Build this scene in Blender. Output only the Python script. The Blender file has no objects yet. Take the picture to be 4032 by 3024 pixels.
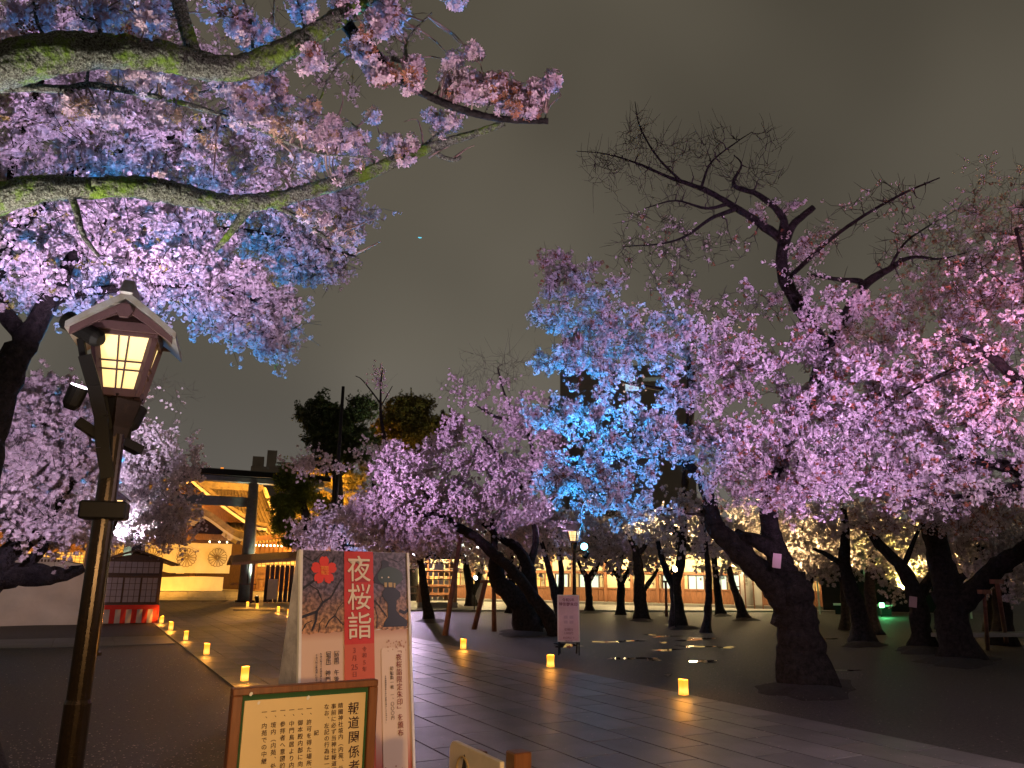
import bpy, math, random
import numpy as np
from mathutils import Vector, Matrix, Euler

R = math.radians
S = bpy.context.scene
COL = S.collection
random.seed(7)
RNG = np.random.default_rng(11)

# ------------------------------------------------------------------ camera, sky, exposure
EYE = 1.6
FPX = 3024.0                      # focal length in pixels of the 4032 x 3024 frame
YAW, PITCH, ROLL = 0.493592510, 0.242850871, 0.012
_f = np.array([math.sin(YAW)*math.cos(PITCH), math.cos(YAW)*math.cos(PITCH), math.sin(PITCH)])
_r = np.array([math.cos(YAW), -math.sin(YAW), 0.0])
_u = np.cross(_r, _f)
CR = _r*math.cos(ROLL) + _u*math.sin(ROLL)
CU = -_r*math.sin(ROLL) + _u*math.cos(ROLL)
cam_d = bpy.data.cameras.new('camera')
cam_d.sensor_width = 36.0
cam_d.lens = 27.0
cam_d.clip_start = 0.05
cam_d.clip_end = 2000
cam = bpy.data.objects.new('camera', cam_d)
COL.objects.link(cam)
cam.matrix_world = Matrix(((CR[0], CU[0], -_f[0], 0), (CR[1], CU[1], -_f[1], 0), (CR[2], CU[2], -_f[2], EYE), (0, 0, 0, 1)))
S.camera = cam

world = bpy.data.worlds.new('World')
S.world = world
world.use_nodes = True
wn = world.node_tree.nodes; wl = world.node_tree.links
wn.clear()
w_out = wn.new('ShaderNodeOutputWorld'); w_bg = wn.new('ShaderNodeBackground')
w_tc = wn.new('ShaderNodeTexCoord'); w_sep = wn.new('ShaderNodeSeparateXYZ')
w_ramp = wn.new('ShaderNodeValToRGB'); w_noise = wn.new('ShaderNodeTexNoise'); w_mix = wn.new('ShaderNodeMix')
w_mix.data_type = 'RGBA'; w_mix.blend_type = 'MULTIPLY'
w_noise.inputs['Scale'].default_value = 2.2; w_noise.inputs['Detail'].default_value = 2
w_nr = wn.new('ShaderNodeMapRange'); w_nr.inputs[1].default_value = 0.3; w_nr.inputs[2].default_value = 0.7
w_nr.inputs[3].default_value = 0.70; w_nr.inputs[4].default_value = 1.32
cr = w_ramp.color_ramp
cr.elements[0].position = 0.0; cr.elements[0].color = (0.105, 0.096, 0.086, 1)
cr.elements[1].position = 1.0; cr.elements[1].color = (0.034, 0.029, 0.020, 1)
e = cr.elements.new(0.28); e.color = (0.080, 0.071, 0.055, 1)
e = cr.elements.new(0.55); e.color = (0.066, 0.057, 0.042, 1)
wl.new(w_tc.outputs['Generated'], w_sep.inputs[0]); wl.new(w_sep.outputs['Z'], w_ramp.inputs[0])
wl.new(w_tc.outputs['Generated'], w_noise.inputs['Vector'])
wl.new(w_noise.outputs['Fac'], w_nr.inputs[0])
w_mix.inputs['Factor'].default_value = 1.0
wl.new(w_ramp.outputs['Color'], w_mix.inputs['A']); wl.new(w_nr.outputs[0], w_mix.inputs['B'])
wl.new(w_mix.outputs['Result'], w_bg.inputs['Color']); wl.new(w_bg.outputs[0], w_out.inputs[0])
w_bg.inputs['Strength'].default_value = 1.42     # low overcast lit from below by the city, at night

S.view_settings.view_transform = 'Standard'
S.view_settings.look = 'None'
S.view_settings.exposure = 0
S.view_settings.gamma = 1
S.view_settings.use_curve_mapping = False
S.render.engine = 'CYCLES'
S.cycles.max_bounces = 6
S.cycles.diffuse_bounces = 1
S.cycles.glossy_bounces = 2
S.cycles.transmission_bounces = 4
S.cycles.transparent_max_bounces = 6
S.cycles.sample_clamp_indirect = 3.0
S.cycles.use_light_tree = True

# colours of the coloured floodlights
VIOLET = (0.80, 0.46, 1.0)
PINK = (1.0, 0.50, 0.86)
LILAC = (0.80, 0.60, 1.0)
BLUE = (0.04, 0.42, 1.0)
SODIUM = (1.0, 0.42, 0.07)
WARM = (1.0, 0.66, 0.30)
WHITE = (0.95, 1.0, 0.92)

# ------------------------------------------------------------------ survey helpers: a measured sight line meets the ground, a wall or a distance
def ray(px, py):
    return _f + CR*(px-2016.0)/FPX - CU*(py-1512.0)/FPX
def G(px, py, z=0.0):
    d = ray(px, py); t = (z-EYE)/d[2]
    return np.array([d[0]*t, d[1]*t, z])
def H(px, py, D):
    d = ray(px, py); t = D/math.hypot(d[0], d[1])
    return np.array([d[0]*t, d[1]*t, EYE+d[2]*t])
def YP(px, py, Y):
    d = ray(px, py); t = Y/d[1]
    return np.array([d[0]*t, Y, EYE+d[2]*t])
def dist(p):
    return math.hypot(p[0], p[1])

# ------------------------------------------------------------------ object helpers
def tag(o, label=None, cat=None, group=None, kind=None):
    if label: o['label'] = label
    if cat: o['category'] = cat
    if group: o['group'] = group
    if kind: o['kind'] = kind
    return o
def thing(name, label, cat, loc=(0, 0, 0), rz=0.0, group=None):
    o = bpy.data.objects.new(name, None); COL.objects.link(o)
    o.location = tuple(float(v) for v in loc); o.rotation_euler = (0, 0, rz)
    o.empty_display_size = 0.2
    return tag(o, label, cat, group)
def link_mesh(name, me, m, parent=None, loc=None, rot=None):
    o = bpy.data.objects.new(name, me); COL.objects.link(o)
    if m is not None and not me.materials: me.materials.append(m)
    if parent is not None: o.parent = parent
    if loc is not None: o.location = tuple(float(v) for v in loc)
    if rot is not None: o.rotation_euler = rot
    return o

class MB:
    def __init__(s): s.v = []; s.f = []
    def add(s, vs, fs):
        n = len(s.v); s.v += [tuple(float(c) for c in p) for p in vs]; s.f += [tuple(n+i for i in f) for f in fs]; return s
    def box(s, c, d, rz=0.0, rx=0.0, ry=0.0, taper=1.0):
        hx, hy, hz = d[0]/2, d[1]/2, d[2]/2
        M = Euler((rx, ry, rz)).to_matrix()
        P = []
        for z, k in ((-hz, 1.0), (hz, taper)):
            for x, y in ((-hx, -hy), (hx, -hy), (hx, hy), (-hx, hy)):
                q = M @ Vector((x*k, y*k, z)); P.append((q.x+c[0], q.y+c[1], q.z+c[2]))
        return s.add(P, [(3, 2, 1, 0), (4, 5, 6, 7), (0, 1, 5, 4), (1, 2, 6, 5), (2, 3, 7, 6), (3, 0, 4, 7)])
    def bar(s, a, b, w, h=None, up=(0, 0, 1)):
        h = h or w; a = Vector([float(q) for q in a]); b = Vector([float(q) for q in b]); d = (b-a).normalized(); u = Vector(up)
        if abs(d.dot(u)) > .98: u = Vector((0, 1, 0))
        sx = d.cross(u).normalized(); uz = sx.cross(d).normalized()
        P = [p + sx*w/2*i + uz*h/2*j for p in (a, b) for i, j in ((-1, -1), (1, -1), (1, 1), (-1, 1))]
        return s.add(P, [(3, 2, 1, 0), (4, 5, 6, 7), (0, 1, 5, 4), (1, 2, 6, 5), (2, 3, 7, 6), (3, 0, 4, 7)])
    def cyl(s, a, b, r0, r1=None, n=12):
        return s.tube([a, b], [r0, r1 if r1 is not None else r0], n)
    def tube(s, pts, rad, n=8, cap=True):
        v, f = tube_arrays(np.array([[float(q) for q in p] for p in pts]), np.array(rad, float), n, cap)
        return s.add(v, f)
    def poly(s, pts): return s.add(pts, [tuple(range(len(pts)))])
    def prism(s, prof, axis_fn, t0, t1):
        n = len(prof); P = [axis_fn(p, t0) for p in prof] + [axis_fn(p, t1) for p in prof]
        F = [tuple(range(n))[::-1], tuple(range(n, 2*n))] + [(i, (i+1) % n, n+(i+1) % n, n+i) for i in range(n)]
        return s.add(P, F)
    def mesh(s, name):
        me = bpy.data.meshes.new(name); me.from_pydata(s.v, [], s.f); me.update(); return me
    def build(s, name, m, parent=None, smooth=False, bevel=0.0, loc=None, rot=None):
        me = s.mesh(name)
        if smooth:
            me.polygons.foreach_set('use_smooth', [True]*len(me.polygons))
        o = link_mesh(name, me, m, parent, loc, rot)
        if bevel:
            b = o.modifiers.new('bevel', 'BEVEL'); b.width = bevel; b.segments = 1; b.limit_method = 'ANGLE'
        return o

def tube_arrays(P, rad, n, cap=True, lump=0.0, ph=0.0, lobes=None):
    m = len(P)
    T = np.gradient(P, axis=0); T /= np.linalg.norm(T, axis=1)[:, None]+1e-9
    ref = np.array([0, 0, 1.0]) if abs(T[0][2]) < .9 else np.array([1.0, 0, 0])
    A = np.cross(T[0], ref); A /= np.linalg.norm(A)
    ang = np.linspace(0, 2*math.pi, n, endpoint=False)
    V = np.zeros((m, n, 3))
    for i in range(m):
        A = A - T[i]*(A@T[i]); A /= np.linalg.norm(A)+1e-9; Bv = np.cross(T[i], A)
        rr = rad[i]*np.ones(n)
        if lump:
            rr = rr*(1+lump*np.sin(3*ang+ph+i*.35)+lump*.6*np.sin(5*ang+ph*2-i*.5)+lump*.5*np.sin(i*1.3+ang*2))
        if lobes is not None: rr = rr*(1+lobes[i]*np.maximum(0, np.sin(5*ang+ph)))
        V[i] = P[i] + np.outer(np.cos(ang)*rr, A) + np.outer(np.sin(ang)*rr, Bv)
    V = V.reshape(-1, 3)
    F = [(i*n+j, i*n+(j+1) % n, (i+1)*n+(j+1) % n, (i+1)*n+j) for i in range(m-1) for j in range(n)]
    if cap: F += [tuple(range(n))[::-1], tuple((m-1)*n+j for j in range(n))]
    return V, F

def np_mesh(name, V, F, m, parent=None, tint=None, smooth=False):
    """mesh from arrays; F is (k, 3) or (k, 4); tint is one colour per vertex"""
    me = bpy.data.meshes.new(name)
    V = np.asarray(V, np.float32); F = np.asarray(F, np.int32); k = F.shape[1]
    me.vertices.add(len(V)); me.vertices.foreach_set('co', V.ravel())
    me.loops.add(F.size); me.loops.foreach_set('vertex_index', F.ravel())
    me.polygons.add(len(F)); me.polygons.foreach_set('loop_start', np.arange(len(F), dtype=np.int32)*k)
    try: me.polygons.foreach_set('loop_total', np.full(len(F), k, np.int32))
    except Exception: pass
    if tint is not None:
        a = me.color_attributes.new('tint', 'FLOAT_COLOR', 'POINT')
        c = np.ones((len(V), 4), np.float32); c[:, :3] = tint
        a.data.foreach_set('color', c.ravel())
    if smooth: me.polygons.foreach_set('use_smooth', np.ones(len(F), bool))
    me.update(calc_edges=True)
    return link_mesh(name, me, m, parent)

# ------------------------------------------------------------------ materials
def mat(name, col, rough=0.7, metal=0.0, var=0.0, vscale=8.0, bump=0.0, bscale=30.0, emit=None, estr=0.0, spec=0.5, col2=None, trans=0.0, stretch=None, detail=6):
    m = bpy.data.materials.new(name); m.use_nodes = True
    nt = m.node_tree; b = nt.nodes['Principled BSDF']
    b.inputs['Base Color'].default_value = (*col, 1); b.inputs['Roughness'].default_value = rough
    b.inputs['Metallic'].default_value = metal; b.inputs['Specular IOR Level'].default_value = spec
    if trans: b.inputs['Transmission Weight'].default_value = trans
    if var or bump:
        tc = nt.nodes.new('ShaderNodeTexCoord'); mp = nt.nodes.new('ShaderNodeMapping')
        nt.links.new(tc.outputs['Object'], mp.inputs[0])
        if stretch: mp.inputs['Scale'].default_value = stretch
    if var or col2:
        n = nt.nodes.new('ShaderNodeTexNoise'); n.inputs['Scale'].default_value = vscale; n.inputs['Detail'].default_value = detail
        n.inputs['Roughness'].default_value = .65
        nt.links.new(mp.outputs[0], n.inputs['Vector'])
        r = nt.nodes.new('ShaderNodeValToRGB'); r.color_ramp.elements[0].position = .35; r.color_ramp.elements[1].position = .65
        c2 = col2 or tuple(min(1, c*(1+var)) for c in col); c1 = col if col2 else tuple(c*(1-var) for c in col)
        r.color_ramp.elements[0].color = (*c1, 1); r.color_ramp.elements[1].color = (*c2, 1)
        nt.links.new(n.outputs['Fac'], r.inputs[0]); nt.links.new(r.outputs[0], b.inputs['Base Color'])
    if bump:
        n2 = nt.nodes.new('ShaderNodeTexNoise'); n2.inputs['Scale'].default_value = bscale; n2.inputs['Detail'].default_value = 8
        nt.links.new(mp.outputs[0], n2.inputs['Vector'])
        bp = nt.nodes.new('ShaderNodeBump'); bp.inputs['Strength'].default_value = bump; bp.inputs['Distance'].default_value = .03
        nt.links.new(n2.outputs['Fac'], bp.inputs['Height']); nt.links.new(bp.outputs[0], b.inputs['Normal'])
    if emit:
        b.inputs['Emission Color'].default_value = (*emit, 1); b.inputs['Emission Strength'].default_value = estr
    return m

def blossom_mat(name, tr=0.4):
    m = bpy.data.materials.new(name); m.use_nodes = True
    nt = m.node_tree; nt.nodes.clear(); N = nt.nodes.new
    out = N('ShaderNodeOutputMaterial'); d = N('ShaderNodeBsdfDiffuse'); t = N('ShaderNodeBsdfTranslucent'); mx = N('ShaderNodeMixShader')
    at = N('ShaderNodeAttribute'); at.attribute_name = 'tint'
    mx.inputs[0].default_value = tr
    for s in (d, t): nt.links.new(at.outputs['Color'], s.inputs['Color'])
    nt.links.new(d.outputs[0], mx.inputs[1]); nt.links.new(t.outputs[0], mx.inputs[2]); nt.links.new(mx.outputs[0], out.inputs[0])
    return m

def bark_mat(name, mossy=0.0, base=(0.022, 0.018, 0.017)):
    m = bpy.data.materials.new(name); m.use_nodes = True
    nt = m.node_tree; N = nt.nodes.new; L = nt.links.new; b = nt.nodes['Principled BSDF']
    tc = N('ShaderNodeTexCoord'); n = N('ShaderNodeTexNoise'); n.inputs['Scale'].default_value = 14; n.inputs['Detail'].default_value = 9; n.inputs['Roughness'].default_value = .7
    L(tc.outputs['Object'], n.inputs['Vector'])
    r = N('ShaderNodeValToRGB'); r.color_ramp.elements[0].position = .38; r.color_ramp.elements[1].position = .68
    r.color_ramp.elements[0].color = (*[c*.45 for c in base], 1); r.color_ramp.elements[1].color = (*[c*1.7 for c in base], 1)
    L(n.outputs['Fac'], r.inputs[0])
    last = r.outputs[0]
    if mossy:
        # pale lichen crust, then moss cushions
        n2 = N('ShaderNodeTexNoise'); n2.inputs['Scale'].default_value = 120; n2.inputs['Detail'].default_value = 8; n2.inputs['Roughness'].default_value = .7
        L(tc.outputs['Object'], n2.inputs['Vector'])
        r2 = N('ShaderNodeValToRGB'); r2.color_ramp.elements[0].position = .42; r2.color_ramp.elements[1].position = .68
        L(n2.outputs['Fac'], r2.inputs[0])
        mx = N('ShaderNodeMix'); mx.data_type = 'RGBA'; mx.inputs['B'].default_value = (0.34, 0.36, 0.29, 1)
        L(r2.outputs[0], mx.inputs['Factor']); L(last, mx.inputs['A'])
        n3 = N('ShaderNodeTexNoise'); n3.inputs['Scale'].default_value = 4.5; n3.inputs['Detail'].default_value = 6; n3.inputs['Roughness'].default_value = .72
        L(tc.outputs['Object'], n3.inputs['Vector'])
        r3 = N('ShaderNodeValToRGB'); r3.color_ramp.elements[0].position = .60-.11*mossy; r3.color_ramp.elements[1].position = .69-.10*mossy
        L(n3.outputs['Fac'], r3.inputs[0])
        mx2 = N('ShaderNodeMix'); mx2.data_type = 'RGBA'; mx2.inputs['B'].default_value = (0.15, 0.24, 0.03, 1)
        L(r3.outputs[0], mx2.inputs['Factor']); L(mx.outputs['Result'], mx2.inputs['A'])
        last = mx2.outputs['Result']
    L(last, b.inputs['Base Color']); b.inputs['Roughness'].default_value = .9; b.inputs['Specular IOR Level'].default_value = .2
    n4 = N('ShaderNodeTexNoise'); n4.inputs['Scale'].default_value = 38; n4.inputs['Detail'].default_value = 8
    L(tc.outputs['Object'], n4.inputs['Vector'])
    bp = N('ShaderNodeBump'); bp.inputs['Strength'].default_value = .9; bp.inputs['Distance'].default_value = .04
    L(n4.outputs['Fac'], bp.inputs['Height']); L(bp.outputs[0], b.inputs['Normal'])
    return m

M = {}
M['bark'] = bark_mat('cherry_bark')
M['moss_bark'] = bark_mat('mossy_bark', 1.0, (0.05, 0.045, 0.035))
M['twig'] = mat('twig_bark', (0.032, 0.023, 0.021), .85, var=.4, vscale=20)
M['blossom'] = blossom_mat('cherry_petals', .26)
M['leaf'] = blossom_mat('leaf_green', .22)
M['soil'] = mat('damp_gravel', (0.014, 0.012, 0.011), .62, col2=(0.072, 0.061, 0.055), vscale=22, bump=.9, bscale=110, detail=14)
M['stone'] = mat('granite_paving', (0.115, 0.108, 0.106), .5, var=.22, vscale=1.3, bump=.2, bscale=60, spec=.35)
M['stone2'] = mat('granite_paving_pale', (0.140, 0.130, 0.128), .55, var=.22, vscale=1.1, bump=.12, bscale=60)
M['stone3'] = mat('granite_paving_warm', (0.122, 0.110, 0.102), .48, var=.25, vscale=1.6, bump=.12, bscale=60)
M['joint'] = mat('dark_joint', (0.060, 0.055, 0.052), .8)
M['pave'] = mat('pale_concrete', (0.26, 0.25, 0.23), .6, var=.18, vscale=2, bump=.15, bscale=40)
M['water'] = mat('puddle_water', (0.012, 0.012, 0.012), .03, spec=.9)
M['pole'] = mat('bronze_painted_steel', (0.035, 0.022, 0.012), .22, metal=.55, var=.2, vscale=30)
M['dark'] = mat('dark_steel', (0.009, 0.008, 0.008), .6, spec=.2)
M['lframe'] = mat('maroon_lantern_wood', (0.085, 0.042, 0.048), .5, var=.15, vscale=15)
M['lroof'] = mat('weathered_copper_sheet', (0.42, 0.42, 0.44), .4, metal=.35, col2=(0.30, 0.26, 0.22), var=.2, vscale=7)
M['lpane'] = mat('lantern_paper', (0.7, 0.6, 0.4), .6, emit=(1.0, 0.71, 0.27), estr=1.25)
M['lpane_far'] = mat('lantern_paper_far', (0.7, 0.6, 0.4), .6, emit=(1.0, 0.66, 0.24), estr=1.6)
M['shoji'] = mat('shoji_paper', (0.30, 0.27, 0.32), .8, var=.1, vscale=5)
M['brown'] = mat('brown_stained_wood', (0.16, 0.055, 0.018), .45, var=.25, vscale=4, stretch=(12, 12, 1), bump=.1)
M['dbrown'] = mat('dark_weathered_wood', (0.06, 0.028, 0.018), .6, var=.3, vscale=5, stretch=(10, 10, 1))
M['charred'] = mat('charred_board', (0.014, 0.010, 0.008), .7)
M['hwood'] = mat('shrine_timber', (0.28, 0.15, 0.07), .6, var=.25, vscale=4, stretch=(6, 6, 1))
M['owood'] = mat('office_timber', (0.24, 0.10, 0.045), .55, var=.25, vscale=4, stretch=(6, 6, 1))
M['plaster'] = mat('cream_plaster', (0.62, 0.55, 0.36), .85, var=.06, vscale=2)
M['cream'] = mat('cream_cloth', (0.72, 0.70, 0.64), .9, var=.05, vscale=3)
M['white'] = mat('white_panel', (0.66, 0.62, 0.58), .6, var=.06, vscale=6)
M['copper'] = mat('shrine_copper_roof', (0.26, 0.20, 0.11), .5, metal=.15, var=.35, vscale=3, bump=.15, bscale=20)
M['gold'] = mat('gilt_fitting', (0.75, 0.55, 0.18), .35, metal=.6)
M['black'] = mat('black_ink', (0.012, 0.010, 0.012), .7)
M['crest'] = mat('crest_print', (0.14, 0.09, 0.02), .8)
M['red'] = mat('red_cloth', (0.48, 0.025, 0.018), .85, var=.12, vscale=4)
M['whitecloth'] = mat('white_cloth', (0.42, 0.38, 0.38), .9, var=.08, vscale=4)
M['tent'] = mat('white_tent_canvas', (0.50, 0.46, 0.43), .85, var=.1, vscale=1.2, bump=.3, bscale=2.5)
M['torii'] = mat('torii_bronze_steel', (0.095, 0.10, 0.092), .6, var=.2, vscale=5, bump=.15, bscale=30)
M['office_glass'] = mat('lit_office_glass', (0.3, 0.35, 0.3), .2, emit=(0.72, 0.95, 0.78), estr=0.85)
M['warm_glass'] = mat('lit_warm_window', (0.4, 0.3, 0.1), .4, emit=(1.0, 0.62, 0.16), estr=0.95)
M['shrine_shoji'] = mat('lit_shoji', (0.6, 0.5, 0.3), .8, emit=(1.0, 0.55, 0.10), estr=0.85)
M['bulb_violet'] = mat('lit_lens_violet', (.5, .5, .5), .3, emit=(1.0, 0.80, 1.0), estr=9.0)
M['bulb_blue'] = mat('lit_lens_blue', (.5, .5, .5), .3, emit=(0.20, 0.80, 1.0), estr=12.0)
M['bulb_white'] = mat('lit_lens_white', (.5, .5, .5), .3, emit=(1.0, 0.96, 0.85), estr=14.0)
M['bulb_warm'] = mat('lit_lens_warm', (.5, .5, .5), .3, emit=(1.0, 0.80, 0.42), estr=14.0)
M['bulb_green'] = mat('lit_lens_green', (.2, .5, .3), .3, emit=(0.25, 1.0, 0.35), estr=9.0)
M['far_wall'] = mat('far_concrete', (0.20, 0.18, 0.16), .8, var=.15, vscale=.3)
M['far_window'] = mat('far_lit_window', (.3, .4, .4), .4, emit=(0.62, 0.85, 1.0), estr=0.8)
M['far_window_dim'] = mat('far_dim_window', (.2, .22, .24), .3, emit=(0.75, 0.85, 0.7), estr=0.09)
M['orange_beacon'] = mat('orange_beacon', (.5, .2, .05), .4, emit=(1.0, 0.30, 0.03), estr=1.2)
M['plane_light'] = mat('aircraft_light', (.2, .5, .6), .4, emit=(0.15, 0.75, 1.0), estr=1.0)
M['prop'] = mat('prop_pole_wood', (0.20, 0.085, 0.055), .7, var=.3, vscale=6)
M['paper_tag'] = mat('pink_paper_tag', (0.50, 0.34, 0.36), .8)
M['candle'] = mat('candle_paper', (0.8, 0.5, 0.15), .7)

def candle_mat():
    m = M['candle']; nt = m.node_tree; N = nt.nodes.new; L = nt.links.new; b = nt.nodes['Principled BSDF']
    tc = N('ShaderNodeTexCoord'); sp = N('ShaderNodeSeparateXYZ'); L(tc.outputs['Object'], sp.inputs[0])
    n = N('ShaderNodeTexNoise'); n.inputs['Scale'].default_value = 16; L(tc.outputs['Object'], n.inputs['Vector'])
    ad = N('ShaderNodeMath'); ad.operation = 'MULTIPLY_ADD'; L(n.outputs['Fac'], ad.inputs[0]); ad.inputs[1].default_value = .05; L(sp.outputs['Z'], ad.inputs[2])
    r = N('ShaderNodeValToRGB'); L(ad.outputs[0], r.inputs[0])
    cr = r.color_ramp; cr.elements[0].position = .02; cr.elements[0].color = (1.0, 0.30, 0.02, 1)
    cr.elements[1].position = .26; cr.elements[1].color = (1.0, 0.26, 0.012, 1)
    e = cr.elements.new(.08); e.color = (1.0, 0.62, 0.10, 1); e = cr.elements.new(.15); e.color = (1.0, 0.34, 0.02, 1)
    L(r.outputs[0], b.inputs['Emission Color']); b.inputs['Emission Strength'].default_value = 1.7
candle_mat()

def spot(name, pos, target, color, watts, angle=70, blend=.6, rad=.06, parent=None, kind='SPOT'):
    d = bpy.data.lights.new(name, kind); d.color = color; d.energy = watts; d.shadow_soft_size = rad
    if kind == 'SPOT': d.spot_size = R(angle); d.spot_blend = blend
    o = bpy.data.objects.new(name, d); COL.objects.link(o)
    p = Vector([float(v) for v in pos]); t = Vector([float(v) for v in target])
    q = (t-p).to_track_quat('-Z', 'Y')
    mw = Matrix.Translation(p) @ q.to_matrix().to_4x4()
    if parent is not None:
        o.parent = parent; bpy.context.view_layer.update(); o.matrix_world = mw
    else: o.matrix_world = mw
    return o

# ------------------------------------------------------------------ the garden's floodlights, plus added fill lights that have no fixture
def HH(px, py, D): return tuple(H(px, py, D))
SIDE_LIGHT = (5.6, 2.2, 2.75)        # assumed unseen light beyond the right edge of the frame; no post built
BACK_LIGHT = (-1.6, -1.6, 2.3)       # unused point behind the camera; no lamp post built
LIGHTS = [
 # name, position, target, colour, watts, cone, blend
 ('flood_and_fill', (-.45, 5.35, 2.9), HH(480, 300, 9.8), (.88, .60, 1.0), 900, 68, .8),
 ('flood_and_fill', (0.62, 5.7, 2.9), HH(1000, 560, 9.3), (.88, .60, 1.0), 400, 62, .8),
 ('flood_and_fill', (-.8, 9.6, 2.6), HH(120, 1750, 14), (.86, .64, 1.0), 620, 70, .8),
 ('flood_and_fill', (-.50, 3.95, 1.5), HH(560, 60, 3.7), (1.0, .92, .84), 360, 96, .9),  # unseen light under the boughs, off to the left; no fixture modelled
 ('flood_and_fill', (1.9, 1.4, 1.6), HH(1780, 330, 3.7), (1.0, .72, .90), 330, 52, .8),  # unseen front fill for the near blossoms, without a fixture
 ('flood_and_fill', (-1.3, 2.9, 2.1), (.06, 4.85, 2.95), (.86, .62, 1.0), 26, 26, .9),  # added weak fill that tints the near lamp head lilac
 ('flood_and_fill', (.6, -1.8, 1.75), (.95, 3.6, .95), (1.0, .60, .24), 520, 48, .9),  # unseen warm light on the boards from behind the camera; no lamp built
 ('flood_and_fill', SIDE_LIGHT, HH(2620, 1250, 11.5), (.88, .48, 1.0), 1900, 54, .9),
 ('flood_and_fill', SIDE_LIGHT, HH(3400, 1300, 11), (.88, .50, 1.0), 1350, 56, .9),
 ('flood_and_fill', (1.2, 14.0, 2.6), HH(1860, 1640, 23), (.90, .52, 1.0), 6500, 46, .9),  # added to light the centre grove; nothing holds it
 ('flood_and_fill', (5.6, 2.3, 2.5), HH(3880, 1720, 10), (.92, .56, 1.0), 270, 80, .9),
 ('flood_and_fill', (8.5, 6.3, .5), HH(3330, 1500, 12.5), (.88, .50, 1.0), 620, 90, .9),  # added low fill under the right crowns
 ('flood_and_fill', (5.9, 2.2, 2.5), HH(3950, 1290, 10.0), (1.0, .20, .03), 560, 40, .9),  # added orange wash for the upper right crown, no such lamp built
 ('flood_and_fill', (12.6, 19.2, 2.35), HH(2270, 1380, 12.0), BLUE, 46000, 24, .9),
 ('flood_and_fill', (12.6, 19.2, 2.35), HH(2380, 1760, 12.2), BLUE, 62000, 19, .9),
 ('flood_and_fill', (13.0, 20.4, 2.35), HH(1900, 1500, 23), (.88, .58, 1.0), 900, 90, .9),
 ('flood_and_fill', (.6, 15.6, 2.6), HH(700, 1080, 8.8), BLUE, 11000, 36, .9),
 ('flood_and_fill', (-.1, 16.4, 2.5), HH(110, 1620, 14.5), BLUE, 9000, 60, .9),
 ('flood_and_fill', (.9, 29.5, 2.7), HH(500, 1850, 32), (.92, .78, 1.0), 420, 130, .7),
 ('flood_and_fill', (-.6, 20.0, 2.6), HH(420, 1600, 31), (.90, .72, 1.0), 11000, 34, .9),
 ('flood_and_fill', (1.6, 29.9, 2.8), HH(600, 1950, 31.5), (.95, .82, 1.0), 380, 130, .7),
 ('flood_and_fill', (14.0, 36.6, 2.4), HH(1560, 1950, 30), (.94, .70, 1.0), 3200, 100, .8),
 ('flood_and_fill', (8.0, 25.0, 1.0), HH(1380, 2000, 33), (.86, .60, 1.0), 1500, 70, .8),
 ('flood_and_fill', (10.5, 30.5, 1.0), HH(1400, 2100, 33), BLUE, 2200, 34, .9),
 ('flood_and_fill', (0.0, 18.0, 3.0), (1.0, 27.0, 1.6), (.72, .58, 1.0), 62, 50, .9),  # added dim violet wash on the booth front
 ('flood_and_fill', (-1.0, 17.0, 3.0), (-2.6, 27.0, 1.6), (1.0, .66, .56), 800, 50, .9),  # added warm wash on the tent
 ('flood_and_fill', (7.2, 10.5, 3.2), (8.9, 13.9, 1.0), (1.0, .70, .95), 110, 24, .8),  # added fill aimed at the notice stand
]
for (n_, p_, t_, c_, w_, a_, bl_) in LIGHTS: spot(n_, p_, t_, c_, w_, a_, bl_, rad=.05)
for (p_, c_, w_, r_) in [
    ((15.5, 51.5, 3.0), (1.0, .40, .05), 5200, .4), ((10.5, 52.5, 7.5), (1.0, .42, .05), 2600, .3), ((17.0, 53.5, 2.5), (1.0, .52, .05), 2200, .3), ((-9.0, 50.8, 2.2), (1.0, .45, .07), 500, .3), ((4.8, 51.8, 3.2), (1.0, .46, .08), 200, .3)]:
    spot('fill_light', p_, (0, 0, 0), c_, w_, kind='POINT', rad=r_)  # orange point lights added around the shrine, without lamp bodies
spot('fill_light', SIDE_LIGHT, (5.2, 5.5, 0), (1.0, .74, .80), 400, 150, .5, rad=.4)  # downward fill on the paving from the unseen side light
spot('fill_light', (-.4, 1.2, 2.7), (-.3, 4.8, 0), (1.0, .58, .32), 110, 84, .9, rad=.3)  # added warm fill on the left foreground gravel
for (p_, t_, c_, w_) in [
    (HH(1320, 2340, 50), HH(1330, 1850, 53), SODIUM, 14000), (HH(1230, 2300, 48), HH(1180, 1930, 43), SODIUM, 9000), (HH(1450, 2300, 48), HH(1420, 2000, 53), SODIUM, 2600),
    (HH(1880, 2290, 37), HH(1930, 1900, 37), (.86, 1.0, .84), 6500), (HH(2652, 2270, 27.5), HH(2640, 1900, 28), (1.0, .76, .34), 3600), (HH(2860, 2260, 29), HH(2860, 1900, 29), (1.0, .70, .28), 2600),
    (HH(3250, 2330, 25.5), HH(3250, 1950, 25), (1.0, .68, .26), 1500), (HH(3640, 2330, 25.5), HH(3640, 2000, 25), (1.0, .68, .26), 1500), (HH(3060, 2330, 26), HH(3040, 1950, 27), (1.0, .68, .28), 1500),
    (HH(3372, 2290, 38), HH(3400, 1900, 36), (1.0, .74, .24), 8000), (HH(3830, 2330, 25.5), HH(3880, 1950, 24), (1.0, .68, .24), 5200), (HH(3560, 2330, 27), HH(3560, 1950, 27), (1.0, .80, .18), 4200), (HH(3170, 2290, 31), HH(3170, 1900, 31), (1.0, .70, .26), 3400)]:
    spot('upward_flood', p_, t_, c_, w_, 112, .6, rad=.1)  # mostly unseen uplights added to brighten the far crowns
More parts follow.
